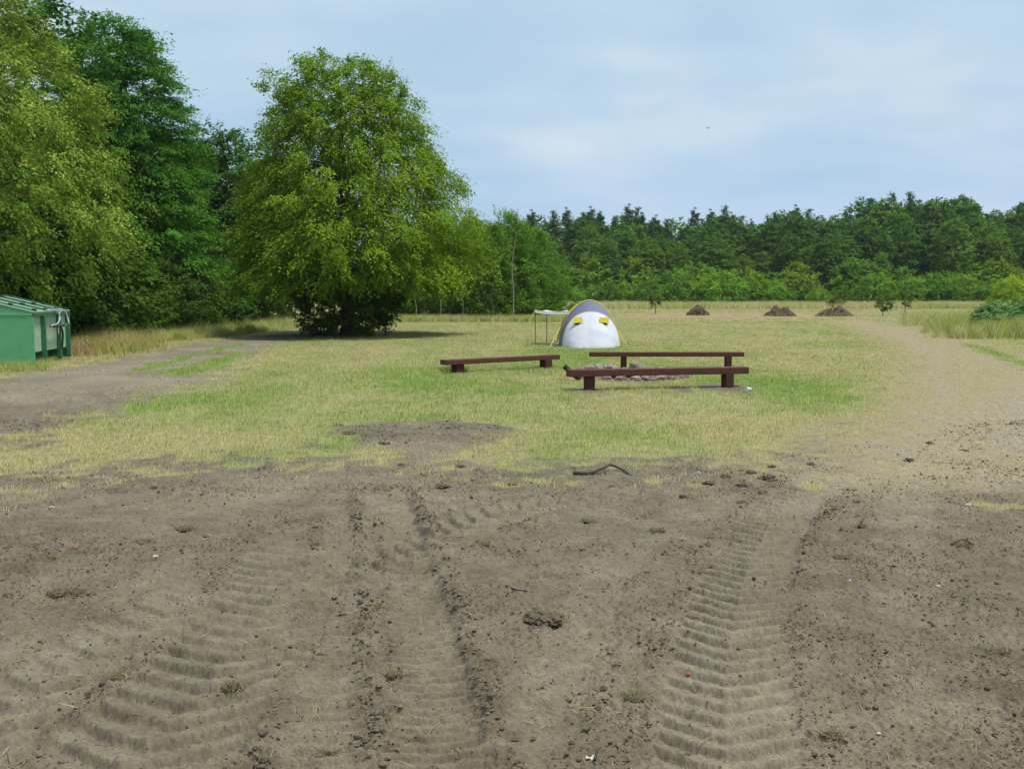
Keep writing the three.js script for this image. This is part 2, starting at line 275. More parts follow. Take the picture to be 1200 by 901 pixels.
// crown: o = { prof(y, ang) -> radius, y0, y1, clumps, per, R (clump radius), L, w (leaf), cols, droop, flat, shell, lean }
function crown(o) {
  const B = new Leaves(), tips = [];
  const ys = [], wsum = []; let tot = 0;
  for (let i = 0; i < 60; i++) { const y = lerp(o.y0, o.y1, (i + 0.5) / 60); ys.push(y); tot += Math.pow(Math.max(o.prof(y, 0) + o.prof(y, 3.14), 0.02), 1.35); wsum.push(tot); }
  for (let k = 0; k < o.clumps; k++) {
    let q = rnd() * tot, i = 0; while (i < 59 && wsum[i] < q) i++;
    const y = ys[i] + rr(-0.5, 0.5) * (o.y1 - o.y0) / 60, ang = rnd() * Math.PI * 2, ca = Math.cos(ang), sa = Math.sin(ang);
    const lob = 1 + (o.lobe ?? 0.2) * n3(ca * 1.7 + o.y1, y * (o.lf ?? 0.55), sa * 1.7) + 0.1 * n3(ca * 4, y * 1.3, sa * 4);
    const rho = o.prof(y, ang) * lob * (rnd() < (o.shell ?? 0.7) ? rr(0.74, 1) : Math.sqrt(rr(0.02, 0.6)));
    const cx = ca * rho + (o.lean ? o.lean * y : 0), cz = sa * rho, upness = sst(0.55, 1, (y - o.y0) / (o.y1 - o.y0));
    const out = norm([ca * (1 - 0.6 * upness), 0.25 + 0.9 * upness - o.droop * (1 - upness), sa * (1 - 0.6 * upness)]), R = o.R * rr(0.65, 1.3), tone = clamp(0.5 + gauss() * 0.5);
    tips.push([cx, y, cz, R]);
    const cv = rr(0.78, 1.14), base = mix3(o.cols[0], o.cols[1], tone).map((q) => q * cv), nt = Math.max(4, Math.round(o.per / 9));
    for (let t = 0; t < nt; t++) {
      const dir = norm([out[0] + gauss() * 0.75, out[1] + gauss() * 0.55, out[2] + gauss() * 0.75]), len = R * rr(0.55, 1.25);
      const sx = cx - out[0] * R * 0.45 + gauss() * R * 0.3, sy = y - out[1] * R * 0.45 + gauss() * R * 0.3 * o.flat, sz = cz - out[2] * R * 0.45 + gauss() * R * 0.3;
      const m = Math.round(o.per / nt), tt = clamp(gauss() * 0.4 + 0.5), tc = o.cols[2] && rnd() < (o.acc ?? 0.2) ? o.cols[2] : base;
      for (let l = 0; l < m; l++) {
        const f = (l + rnd()) / m, x = sx + dir[0] * len * f + gauss() * R * 0.09, yy = sy + dir[1] * len * f * o.flat - o.droop * len * f * f * 0.75 + gauss() * R * 0.08, z = sz + dir[2] * len * f + gauss() * R * 0.09;
        if (yy < 0.02) continue;
        const a = norm([dir[0] + gauss() * 0.9, dir[1] * 0.5 - 0.35 - o.droop * 0.5 + gauss() * 0.5, dir[2] + gauss() * 0.9]);
        const v = 0.82 + 0.36 * rnd(), c = mix3(base, tc, tt);
        B.add(x, yy, z, a[0], a[1], a[2], out[0] * 0.5 + gauss() * 0.6, 0.75 + gauss() * 0.5, out[2] * 0.5 + gauss() * 0.6, o.L * rr(0.7, 1.25), o.w * rr(0.7, 1.25), [c[0] * v, c[1] * v, c[2] * (v * 0.9 + 0.1)]);
      }
    }
  }
  return { geo: B.geo(), tips };
}
function skeleton(H, r0, tips, nLimbs, opt = {}) {
  const gs = [], top = H * (opt.top ?? 0.86), bend = opt.bend ?? 0.02, P = [];
  for (let i = 0; i <= 6; i++) { const t = i / 6; P.push([Math.sin(t * 3 + r0 * 50) * bend * H * t + (opt.lean || 0) * top * t, t * top - (i ? 0 : 0.15), Math.cos(t * 2.3 + r0 * 31) * bend * H * t * 0.6]); }
  gs.push(tube(P, r0, 8, 18, r0 * 0.16));
  const flare = new THREE.CylinderGeometry(r0 * 0.95, r0 * 1.55, r0 * 1.6, 10, 1, true); flare.translate(P[0][0], r0 * 0.8 - 0.12, P[0][2]); gs.push(flare);
  const limbs = [], sorted = tips.slice().sort((a, b) => Math.hypot(b[0], b[2]) - Math.hypot(a[0], a[2]));
  for (let k = 0; k < Math.min(nLimbs, sorted.length); k++) {
    const t = sorted[Math.floor(rnd() * sorted.length * 0.8)], s = clamp((t[1] / H) * 0.72 - 0.04, opt.low ?? 0.1, 0.9), a = P[Math.min(5, Math.floor(s / (opt.top ?? 0.86) * 6))], b = P[Math.min(6, Math.floor(s / (opt.top ?? 0.86) * 6) + 1)], f = (s / (opt.top ?? 0.86) * 6) % 1;
    const o = [lerp(a[0], b[0], f), lerp(a[1], b[1], f), lerp(a[2], b[2], f)], m = [lerp(o[0], t[0], 0.4), lerp(o[1], t[1], 0.45) + 0.05 * H * rnd(), lerp(o[2], t[2], 0.4)];
    limbs.push(tube([o, m, [lerp(o[0], t[0], 0.78), lerp(o[1], t[1], 0.82), lerp(o[2], t[2], 0.78)]], r0 * 0.26 * (1 - s * 0.6), 5, 8, r0 * 0.05));
  }
  return { trunk: merge(gs), limbs: limbs.length ? merge(limbs) : null };
}
function tree(name, label, o, mat, barkMat, x, d, turn = 0, group) {
  const t = thing(name, label, o.category || 'tree', x, hG(x, d), -d, turn, group);
  const c = crown(o), s = skeleton(o.y1, o.r0, c.tips, o.limbs ?? 24, o.sk || {});
  mesh('trunk', s.trunk, barkMat, t); if (s.limbs) mesh('limbs', s.limbs, barkMat, t).userData.kind = 'stuff';
  const m = mesh('crown', c.geo, mat, t); m.userData.kind = 'stuff'; return t;
}
function put(src, label, x, d, s, turn, group, mat, sy = 1) {
  const t = src.clone(); t.name = numbered(src.name.replace(/_\d+$/, '')); scene.add(t); t.position.set(x, hG(x, d), -d); t.rotation.y = turn; t.scale.set(s, s * sy, s);
  t.userData = { ...src.userData, label }; if (group) t.userData.group = group;
  for (const c of t.children) { c.userData = { ...c.userData }; if (mat && c.name === 'crown') c.material = mat; }
  return t;
}
// outline given by heights and half-widths to both sides
function outline(tab) { return (y, ang) => { let i = 0; while (i < tab.length - 2 && y > tab[i + 1][0]) i++; const t = clamp((y - tab[i][0]) / (tab[i + 1][0] - tab[i][0])), l = lerp(tab[i][1], tab[i + 1][1], t), r = lerp(tab[i][2], tab[i + 1][2], t), c = Math.cos(ang); return lerp(l, r, 0.5 + 0.5 * c); }; }
const egg = (R, y0, y1, fat = 0.42) => (y) => { const t = clamp((y - y0) / (y1 - y0)); return R * Math.pow(Math.sin(Math.PI * Math.pow(t, Math.log(0.5) / Math.log(fat))), 0.62); };

{ // the lone spreading tree
  reseed(11);
  const d = 40, cx = 408, S = F / d, tab = [[341, 286, 542], [328, 277, 558], [297, 272, 566], [243, 287, 553], [183, 309, 522], [123, 318, 500], [96, 318, 474], [78, 334, 455], [66, 365, 425]].map(([y, l, r]) => [hAt(y, d), (cx - l) / S, (r - cx) / S]);
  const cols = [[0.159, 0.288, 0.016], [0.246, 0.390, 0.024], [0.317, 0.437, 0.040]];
  const lo = { y0: tab[0][0], y1: tab[8][0], prof: outline(tab), clumps: 1750, per: 120, R: 0.66, L: 0.105, w: 0.068, cols, droop: 0.52, flat: 0.95, shell: 0.68, lobe: 0.15, lf: 0.8, r0: 0.3, limbs: 60 };
  const x = atD(cx, d), t = tree('spreading_tree', 'big lone bushy tree with yellow green crown beside the lane', lo, leafMat(), BARK, x, d);
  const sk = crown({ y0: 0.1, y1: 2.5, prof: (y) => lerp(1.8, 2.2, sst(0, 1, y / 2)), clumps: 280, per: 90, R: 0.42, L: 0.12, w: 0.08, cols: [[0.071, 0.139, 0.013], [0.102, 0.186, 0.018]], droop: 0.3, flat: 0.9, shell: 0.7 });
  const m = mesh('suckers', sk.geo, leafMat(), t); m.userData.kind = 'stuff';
}
{ // pale flowering tree behind the container
  reseed(12);
  const d = 30, cx = -60, S = F / d, tab = [[385, -150, 60], [350, -190, 105], [300, -210, 132], [245, -230, 165], [150, -220, 128], [60, -180, 98], [0, -140, 70], [-60, -100, 10]].map(([y, l, r]) => [hAt(y, d), (cx - l) / S, (r - cx) / S]);
  tree('flowering_tree', 'pale yellow green tree towering behind the green container', { y0: tab[0][0], y1: tab[7][0], prof: outline(tab), clumps: 1500, per: 110, R: 0.55, L: 0.10, w: 0.06, cols: [[0.156, 0.277, 0.025], [0.250, 0.372, 0.045], [0.469, 0.547, 0.109]], acc: 0.38, droop: 0.55, flat: 0.95, shell: 0.72, lobe: 0.22, lf: 0.7, r0: 0.26, limbs: 40 }, leafMat(), BARK, atD(cx, d), d);
}
{ // tall feathery tree
  reseed(13);
  const d = 47, cx = 155, S = F / d, tab = [[372, 95, 215], [330, 70, 255], [260, 60, 252], [200, 62, 242], [150, 70, 231], [105, 75, 224], [65, 80, 205], [30, 92, 180], [14, 112, 150]].map(([y, l, r]) => [hAt(y, d), (cx - l) / S, (r - cx) / S]);
  tree('feathery_tree', 'tall dark feathery tree rising above the pale tree and the lane', { y0: tab[0][0], y1: tab[8][0], prof: outline(tab), clumps: 1050, per: 130, R: 0.95, L: 0.17, w: 0.07, cols: [[0.070, 0.203, 0.018], [0.125, 0.316, 0.030]], droop: 0.3, flat: 0.42, shell: 0.66, lobe: 0.3, lf: 0.9, r0: 0.28, limbs: 70 }, leafMat(), DARKBARK, atD(cx, d), d);
}
console.log('near trees');
// woodland beside the lane
{
  reseed(21);
  const dk = [[0.063, 0.156, 0.017], [0.105, 0.230, 0.028]];
  const a = tree('roadside_tree', 'dark rounded tree between the feathery tree and the lone tree', { y0: 0.9, y1: 11.2, prof: egg(4.2, 0.6, 11.4, 0.45), clumps: 600, per: 85, R: 0.85, L: 0.19, w: 0.12, cols: dk, droop: 0.25, flat: 0.75, lobe: 0.3, r0: 0.2, limbs: 30 }, leafMat(), DARKBARK, atD(262, 58), 58);
  const M2 = leafMat([0.85, 0.95, 0.9]);
    [[215, 62, 1.0], [300, 66, 0.95], [120, 56, 1.1], [40, 52, 1.5], [-60, 44, 1.1], [340, 74, 0.9], [-130, 38, 1.0], [180, 72, 1.2], [60, 66, 1.2]].forEach(([px, d, s], i) => { const w = px < 80 ? 'behind the green container' : px > 200 ? 'where the lane bends behind the lone tree' : 'behind the feathery tree'; put(a, `dark leafy tree ${w}`, atD(px, d), d, s, i * 1.7 + 0.6, `dark trees ${w}`, i % 2 ? M2 : null); });
  const b = tree('roadside_bush', 'low dark bush under the feathery tree', { category: 'bush', y0: 0.1, y1: 3.0, prof: egg(1.9, -0.8, 3.1, 0.5), clumps: 150, per: 80, R: 0.5, L: 0.13, w: 0.08, cols: [[0.066, 0.144, 0.014], [0.108, 0.200, 0.023]], droop: 0.25, flat: 0.8, lobe: 0.3, r0: 0.05, limbs: 10 }, leafMat(), DARKBARK, atD(185, 42), 42);
  const M3 = leafMat([1.1, 1.15, 1]);
  [[120, 38, 1.25], [150, 45, 1.1], [215, 46, 1], [245, 52, 1.15], [275, 58, 1.2], [300, 64, 1.1], [325, 70, 1.2], [92, 34, 1.35], [60, 32, 1.25], [20, 31, 1.2], [-30, 31, 1.3], [232, 60, 1.5], [185, 54, 1.6]].forEach(([px, d, s], i) => { const w = px < 100 ? 'behind the green container' : px > 225 ? 'where the lane bends behind the lone tree' : 'under the feathery tree'; put(b, `shaggy dark green bush ${w}`, atD(px, d), d, s, i * 2.1, `bushes ${w}`, i % 3 ? null : M3); });
}
// young thicket with thin pale stems
{
  reseed(22);
  const cols = [[0.116, 0.240, 0.025], [0.194, 0.356, 0.040]], L1 = 'slender young tree with pale stem in the thicket behind the tent', gr = 'young trees of the thicket';
  const mk = (s, o) => { reseed(s); return tree('young_tree', L1, { y0: 0.25, y1: 6.8, prof: egg(1.7, -1.5, 7, 0.42), clumps: 210, per: 60, R: 0.62, L: 0.15, w: 0.075, cols, droop: 0.15, flat: 1.1, lobe: 0.35, r0: 0.055, limbs: 12, sk: { bend: 0.03 }, ...o }, leafMat(), PALEBARK, atD(600, 66), 66, 0, gr); };
  const a = mk(31, {}), b = mk(32, { y1: 6, prof: egg(1.5, -1, 6.2, 0.35) });
  b.position.set(atD(628, 70), 0, -70);
  const M = [null, leafMat([1.25, 1.15, 1]), leafMat([0.8, 0.9, 0.9])];
  [[575, 64, 1], [590, 68, 1.05], [615, 68, 1.0], [640, 72, 0.85], [558, 66, 0.95], [540, 68, 0.9], [520, 66, 0.85], [500, 68, 0.9], [480, 70, 0.9], [460, 68, 0.8], [440, 72, 0.9], [606, 76, 1.05], [580, 76, 1.1], [550, 76, 1.05], [652, 80, 0.8], [626, 80, 1], [510, 78, 1.0], [470, 80, 1.1]].forEach(([px, d, s], i) => { const far = d > 73 ? 'at the back of' : px < 530 ? 'beside the lone tree in' : 'in', w = ['mid green', 'light green', 'dull dark green'][i % 3]; put(i % 2 ? a : b, `slender ${w} young tree ${far} the thicket behind the tent`, atD(px, d), d, s, i * 1.3, `${w} young trees ${far} the thicket`, M[i % 3]); });
  // bare pale stems in front of the leaves
  [[601, 62.5, 5.4, 0.05], [542, 63, 3.4, 0.04], [487, 63, 2.6, 0.04], [516, 63.5, 3, 0.035], [562, 63, 2.8, 0.03], [577, 62.6, 2.6, 0.03]].forEach(([px, d, h, r], i) => {
    const x = atD(px, d), c = tube([[0, -0.1, 0], [0.04, h * 0.3, 0], [-0.05, h * 0.6, 0.02], [0.22, h, 0]], r, 6, 14, r * 0.35);
    const m = single('bare_sapling', c, PALEBARK, i ? 'thin pale bare stem at the thicket edge behind the tent' : 'tallest bare pale stem standing at the thicket edge', 'sapling', i ? 'bare stems at the thicket edge' : undefined); m.position.set(x, hG(x, d), -d);
  });
}
console.log('thicket');
// far forest
{
  const mats = [leafMat([1, 1, 1]), leafMat([0.8, 0.92, 0.95]), leafMat([1.25, 1.15, 0.95]), leafMat([0.68, 0.85, 0.9]), leafMat([1.05, 1.2, 1.15])];
  const cols = [[0.109, 0.215, 0.028], [0.184, 0.327, 0.041]];
  const protos = [];
  const LB = 'tall broadleaf tree in the forest beyond the meadow', GB = 'broadleaf trees of the far forest';
  const specs = [egg(3.6, 1.2, 16, 0.55), egg(3.0, 1, 16, 0.62), egg(4.2, 1, 15.5, 0.5), egg(3.3, 2, 16, 0.5)];
  specs.forEach((p, i) => { reseed(50 + i); protos.push(tree('forest_tree', LB, { y0: 1.5, y1: 15.6, prof: p, clumps: 420, per: 34, R: 0.95, L: 0.36, w: 0.24, cols, droop: 0.22, flat: 0.75, lobe: 0.26, lf: 0.35, shell: 0.8, r0: 0.2, limbs: 0, sk: { top: 0.8 } }, mats[0], BARK, 0, 205, 0, GB)); });
  reseed(60);
  const LP = 'dark pine with pointed top rising above the far forest', GP = 'pines of the far forest';
  const pines = [0, 1].map((i) => tree('pine_tree', LP, { y0: 7, y1: 18, prof: (y) => { const t = clamp((y - 6) / 12); return (i ? 2.3 : 1.9) * Math.pow(1 - t, 0.65) * sst(0, 0.25, t) + 0.15; }, clumps: 330, per: 26, R: 0.7, L: 0.4, w: 0.15, cols: [[0.085, 0.169, 0.043], [0.127, 0.237, 0.058]], droop: -0.1, flat: 0.5, lobe: 0.45, lf: 1.4, shell: 0.6, r0: 0.16, limbs: 0, sk: { top: 0.97, bend: 0.006 } }, leafMat(), PINEBARK, 0, 210, 0, GP));
  // skyline read from the photograph: column, row of the top
  const sky = [[150, 262], [480, 258], [560, 250], [620, 247], [680, 243], [740, 246], [790, 254], [830, 247], [870, 245], [930, 240], [980, 236], [1020, 230], [1080, 227], [1140, 229], [1200, 232], [1300, 234], [1450, 240]];
  const topAt = (px) => { let i = 0; while (i < sky.length - 2 && px > sky[i + 1][0]) i++; return lerp(sky[i][1], sky[i + 1][1], clamp((px - sky[i][0]) / (sky[i + 1][0] - sky[i][0]))); };
  reseed(70);
  let nb = 0, np = 0;
  const tones = ['mid green', 'bluish green', 'yellowish green', 'very dark green', 'fresh green'];
  const lab = (m, where) => `${tones[m]} broadleaf tree ${where} the far forest`;
  const place = (px, d, topPy, kind, where = 'in the front rank of') => {
    const x = atD(px, d), h = hAt(topPy, d), list = kind ? pines : protos, k = kind ? np++ : nb++, base = kind ? 18 : 15.6, s = h / base, src = list[k % list.length];
    if (k < list.length) { src.position.set(x, 0, -d); src.scale.setScalar(s); src.rotation.y = rnd() * 6; for (const c of src.children) if (c.name === 'crown' && !kind) c.material = mats[k % 5]; if (!kind) { src.userData.label = lab(k % 5, where); src.userData.group = `${tones[k % 5]} trees ${where} the far forest`; } rnd(); return; }
    const mi = Math.floor(rnd() * 5); put(src, kind ? LP : lab(mi, where), x, d, s * rr(0.94, 1.06), rnd() * 6.28, kind ? GP : `${tones[mi]} trees ${where} the far forest`, kind ? null : mats[mi]);
  };
  for (let px = 470; px < 1330; px += 20) place(px + rr(-8, 8), rr(166, 176), topAt(px) + rr(24, 56), 0);                    // front rank, lower
  for (let px = 480; px < 1330; px += 19) place(px + rr(-8, 8), rr(184, 198), topAt(px) + rr(8, 26), 0, 'in the middle rank of');
  for (let px = 480; px < 1330; px += 22) place(px + rr(-8, 8), rr(206, 222), topAt(px) + rr(2, 16), 0, 'in the rear rank of');
  for (const px of [622, 648, 664, 682, 690, 699, 706, 722, 736, 745, 752, 760, 768, 780, 812, 822, 832, 846, 858, 866, 880, 905, 930, 944, 1012, 1019, 1030, 1042, 1048, 1060, 1070, 1126, 1190]) place(px + rr(-3, 3), rr(196, 214), topAt(px) + rr(-4, 6), 1);
  // bushes and small trees at the forest foot
  const bc = [[0.168, 0.299, 0.025], [0.276, 0.435, 0.038]], LS = 'rounded green bush at the foot of the far forest', GS = 'bushes at the forest foot';
  const bp = [0, 1, 2].map((i) => { reseed(80 + i); return tree('forest_bush', LS, { category: 'bush', y0: 0.1, y1: 5, prof: egg([2.9, 2.4, 3.3][i], -1.6, 5.1, 0.48), clumps: 240, per: 40, R: 0.68, L: 0.24, w: 0.15, cols: bc, droop: 0.2, flat: 0.8, lobe: 0.3, r0: 0.07, limbs: 0 }, mats[0], BARK, 0, 160, 0, GS); });
  let q = 0;
  const bush = (px, d, topPy, m) => { if (topPy < 297) { place(px, d + 4, topPy, 0, 'solitary broadleaf tree standing before'); return; } const x = atD(px, d), s = Math.max(hAt(topPy, d), 1.2) / 5, src = bp[q % 3]; if (q++ < 3) { src.position.set(x, 0, -d); src.scale.setScalar(s); src.userData.label = 'rounded mid green bush at the foot of the far forest'; src.userData.group = 'mid green bushes at the forest foot'; return; } const mi = m ?? 0; put(src, `rounded ${tones[mi]} bush at the foot of the far forest`, x, d, s, rnd() * 6.28, `${tones[mi]} bushes at the forest foot`, mats[mi]); };
  reseed(90);
  [[712, 282, 0], [740, 300, 1], [765, 284, 3], [690, 300, 0], [815, 306, 1], [840, 320, 2], [795, 312, 0], [870, 312, 2], [900, 318, 0], [935, 306, 2], [965, 282, 0], [985, 266, 4], [1005, 300, 1], [1030, 295, 2], [1060, 312, 0], [1090, 318, 4], [1105, 322, 0], [1135, 305, 1], [1170, 302, 2], [1200, 310, 0], [1240, 305, 1], [660, 305, 3], [670, 322, 2]].forEach(([px, py, m]) => bush(px, rr(156, 164), py, m));
  for (let px = 640; px < 1290; px += 19) bush(px + rr(-6, 6), rr(147, 155), rr(312, 337), Math.floor(rnd() * 5));
}
console.log('forest');
// small plants standing alone in the meadow
{
  reseed(101);
  const sap = (name, label, px, py, topPy, R, cols, o = {}) => { const [x, d] = ground(px, py), h = hAt(topPy, d); return tree(name, label, { y0: h * (o.low ?? 0.35), y1: h, prof: egg(R, h * 0.25, h * 1.03, 0.5), clumps: o.n ?? 40, per: 30, R: R * 0.5, L: 0.15, w: 0.08, cols, droop: 0.1, flat: 1, lobe: 0.35, r0: 0.035, limbs: 8, sk: { top: 0.9 } }, leafMat(), BARK, x, d, 0); };
  const c = [[0.16, 0.23, 0.045], [0.23, 0.31, 0.06]];
  sap('sapling', 'small pale sapling standing in the meadow behind the tent', 768, 368, 340, 0.55, c);
  sap('sapling', 'bushy little sapling beside a thinner one near the soil heaps', 1035, 371, 346, 0.62, c, { low: 0.08 });
  sap('sapling', 'thin leaning sapling beside a bushier one near the soil heaps', 1061, 371, 336, 0.5, c, { low: 0.3, n: 30 });
  const yb = (px, d, topPy, R, label, cols, n = 130) => { const x = atD(px, d), h = hAt(topPy, d); return tree('meadow_bush', label, { category: 'bush', y0: 0.05, y1: h, prof: egg(R, -h * 0.4, h * 1.02, 0.45), clumps: n, per: 60, R: R * 0.32, L: R > 0.97 ? 0.17 : 0.1, w: R > 0.97 ? 0.1 : 0.06, cols, droop: 0.2, flat: 0.9, lobe: 0.35, r0: 0.04, limbs: 8 }, leafMat(), BARK, x, d, 0); };
  yb(1186, 96, 323, 2.0, 'bright yellow green bush below the forest behind the road', [[0.31, 0.44, 0.03], [0.42, 0.54, 0.045]]);
  yb(654, 120, 346, 1.0, 'tiny bright yellow green bush between thicket and forest', [[0.18, 0.24, 0.02], [0.24, 0.3, 0.03]], 60);
  yb(980, 118, 347, 1.0, 'small yellow green bush behind the soil heaps', [[0.16, 0.22, 0.025], [0.2, 0.26, 0.03]], 60);
  yb(1168, 42, 353, 0.95, 'low bluish green bush in the tall grass beside the road', [[0.16, 0.31, 0.10], [0.25, 0.44, 0.155]], 170);
  yb(1192, 45, 352, 0.9, 'second bluish green bush in the roadside grass, the farther one', [[0.16, 0.31, 0.10], [0.24, 0.42, 0.15]], 140);
}
function bladeTuft(n, h, spread, w, lean, segs = 2) {
  const P = [], N = [], I = []; let k = 0;
  for (let b = 0; b < n; b++) {
    const a = rnd() * 6.28, r = Math.sqrt(rnd()) * spread, x = Math.cos(a) * r, z = Math.sin(a) * r, dir = rnd() * 6.28, le = lean * rr(0.3, 1.4), H = h * rr(0.5, 1.15), f = rnd() * 6.28, sx = Math.cos(f) * w / 2, sz = Math.sin(f) * w / 2, k0 = k;
    for (let s = 0; s <= segs; s++) { const t = s / segs, o = le * H * t * t, y = H * t * (1 - 0.35 * le * t), wx = 1 - t * 0.85, X = x + Math.cos(dir) * o, Z = z + Math.sin(dir) * o; P.push(X - sx * wx, y - 0.012, Z - sz * wx, X + sx * wx, y - 0.012, Z + sz * wx); const nn = norm([Math.cos(dir) * 0.5 - sz / w, 0.9, Math.sin(dir) * 0.5 + sx / w]); N.push(...nn, ...nn); k += 2; if (s < segs) { const q = k0 + s * 2; I.push(q, q + 1, q + 2, q + 1, q + 3, q + 2); } }
  }
  const g = new THREE.BufferGeometry(); g.setAttribute('position', new THREE.Float32BufferAttribute(P, 3)); g.setAttribute('normal', new THREE.Float32BufferAttribute(N, 3)); g.setIndex(I); return g;
}
// ------------------------------------------------------------------ soil heaps
function clodGeo(s, det = 1, amp = 0.35, fr = 1.6) {
  const g = new THREE.IcosahedronGeometry(1, det), p = g.attributes.position;
  for (let i = 0; i < p.count; i++) { const x = p.getX(i), y = p.getY(i), z = p.getZ(i), k = 1 + amp * n3(x * fr + s * 7.3, y * fr + s, z * fr - s * 3) + 0.12 * n3(x * 5 + s, y * 5, z * 5); p.setXYZ(i, x * k, y * k, z * k); }
  g.computeVertexNormals(); g.deleteAttribute('uv'); return g;
}
function roughClod(s) {
  const g = new THREE.IcosahedronGeometry(1, 9), p = g.attributes.position;
  for (let i = 0; i < p.count; i++) { const x = p.getX(i), y = p.getY(i), z = p.getZ(i), k = 1 + 0.5 * n3(x * 1.5 + s * 7.3, y * 1.5 + s, z * 1.5 - s * 3) + 0.32 * n3(x * 3.7 + s, y * 3.7, z * 3.7) + 0.24 * n3(x * 8, y * 8 + s, z * 8) + 0.14 * n3(x * 17, y * 17, z * 17 + s); p.setXYZ(i, x * k, y * k, z * k); }
  g.computeVertexNormals(); g.deleteAttribute('uv'); return g;
}
const soilMat = new THREE.MeshStandardMaterial({ color: lc(0.118, 0.098, 0.066), roughness: 1 });
const heapStraw = new THREE.MeshStandardMaterial({ color: lc(0.22, 0.17, 0.09), roughness: 1, side: THREE.DoubleSide });
const heapMat = new THREE.MeshStandardMaterial({ color: lc(0.105, 0.075, 0.048), roughness: 1 });
[[818, 369.5, 28, 357.5, 'dark soil heap with the smallest and steepest mound'], [914, 370.5, 38, 358.5, 'broad dark soil heap between the two other heaps'], [978, 370.5, 44, 358, 'low long soil heap beside the bushy sapling']].forEach(([px, py, wpx, top, label], k) => {
  reseed(130 + k);
  const [x, d] = ground(px, py), W = wpx / F * d / 2, H = hAt(top, d), t = thing('soil_heap', label, 'heap', x, hG(x, d), -d, 0, 'soil heaps in the meadow');
  const N = 36, g = new THREE.PlaneGeometry(2, 2, N, N); g.rotateX(-Math.PI / 2); const p = g.attributes.position;
  for (let i = 0; i < p.count; i++) { const a = p.getX(i), b = p.getZ(i), m = Math.max(Math.abs(a), Math.abs(b)), l = Math.hypot(a, b) || 1, u = a * m / l, v = b * m / l, r = Math.hypot(u, v), e = clamp(1 - r * r), bump = [[[0.1, 0, 0.55, 1], [-0.5, 0.2, 0.35, 0.6]], [[-0.25, 0.1, 0.5, 0.95], [0.35, 0, 0.45, 0.85], [0.75, 0, 0.2, 0.35]], [[0.3, 0.1, 0.42, 1], [-0.3, 0, 0.5, 0.7], [-0.75, 0.1, 0.25, 0.35]]][k].reduce((s, [bu, bv, br, bh]) => Math.max(s, bh * Math.exp(-(((u - bu) / br) ** 2 + ((v - bv) / br) ** 2))), 0), h = (bump * 0.9 + 0.18) * Math.pow(e, 0.6) * (1 + 0.55 * fbm(u * 3.5 + k * 9, v * 3.5, 4)); p.setXYZ(i, u * W * (1.1 + 0.12 * n2(v * 3, k)), H * h - 0.06 + (0.09 * n2(u * 9, v * 9 + k) + 0.08 * n2(u * 17, v * 17)) * (1 - r * r * 0.7), v * W * 0.8); }
  g.computeVertexNormals(); mesh('mound', g, heapMat, t);
  const cl = []; for (let i = 0; i < 110; i++) { const a = rnd() * 6.28, r = Math.sqrt(rnd()), q = clodGeo(i % 7, 0), s = rr(0.03, 0.1); q.scale(s, s * 0.7, s); q.translate(Math.cos(a) * r * W, H * 0.75 * Math.pow(1 - r * r, 0.9), Math.sin(a) * r * W * 0.8); cl.push(q); }
  const m = mesh('clods', merge(cl), soilMat, t); m.userData.kind = 'stuff';
  const ht = bladeTuft(160, 0.3, W * 1.05, 0.02, 1.2, 2), hp = ht.attributes.position; for (let i = 0; i < hp.count; i++) { const r = clamp(Math.hypot(hp.getX(i), hp.getZ(i)) / W); hp.setY(i, hp.getY(i) + H * 0.65 * Math.pow(1 - r * r, 0.9)); } mesh('dry_stalks', ht, heapStraw, t).userData.kind = 'stuff';
});
// ------------------------------------------------------------------ benches
const woodTex = noiseTex(512, (u, v) => { const g = tile2(u * 0.35, v, 60, 3), k = tile2(u, v + 2, 6, 3), a = 0.82 + 0.3 * g + 0.35 * k, s = sst(0.3, 0.55, tile2(u, v * 2, 14, 4)); return mix3([a, a * 0.98, a * 0.96], [1, 1.0, 1.0], s * 0.5); }, false);
const benchMat = new THREE.MeshStandardMaterial({ color: lc(0.112, 0.036, 0.027), map: woodTex, bumpMap: woodTex, bumpScale: 0.006, roughness: 0.9 });
const endMat = new THREE.MeshStandardMaterial({ color: lc(0.078, 0.026, 0.02), map: woodTex, roughness: 0.95 });
function bench(label, A, Bp, H, thick, legs, over) {
  // A, Bp: ground points of the two posts; over: how far the plank reaches past each post; legs: post width
  const dx = Bp[0] - A[0], dz = -(Bp[1] - A[1]), L = Math.hypot(dx, dz), cx = (A[0] + Bp[0]) / 2, cd = (A[1] + Bp[1]) / 2;
  const ha = hG(A[0], A[1]), hb = hG(Bp[0], Bp[1]), base = Math.min(ha, hb);
  const t = thing('log_bench', label, 'bench', cx, base, -cd, Math.atan2(-dz, dx));
  const len = L + over[0] + over[1], g = boxUV(rbox(len, thick, 0.24, 0.012, 3)), p = g.attributes.position;
  for (let i = 0; i < p.count; i++) { const q = p.getX(i); p.setY(i, p.getY(i) + 0.006 * n2(q * 2.1 + H * 30, 3) ); p.setZ(i, p.getZ(i) + 0.006 * n2(q * 1.3, H * 20)); }
  const s = mesh('seat', g, benchMat, t); s.position.set((over[1] - over[0]) / 2, H - thick / 2, 0);
  for (const k of [-1, 1]) { const lg = mesh('leg', boxUV(rbox(legs, H - thick + 0.2, 0.2, 0.012, 2)), endMat, t); lg.position.set(k * L / 2, (H - thick - 0.2) / 2 + 0.001, 0.02 * k); lg.rotation.y = 0.04 * k; }
  return t;
}
bench('dark red bench in front of the stone ring', ground(691, 457), ground(852, 453.5), 0.35, 0.115, 0.15, [0.38, 0.36]);
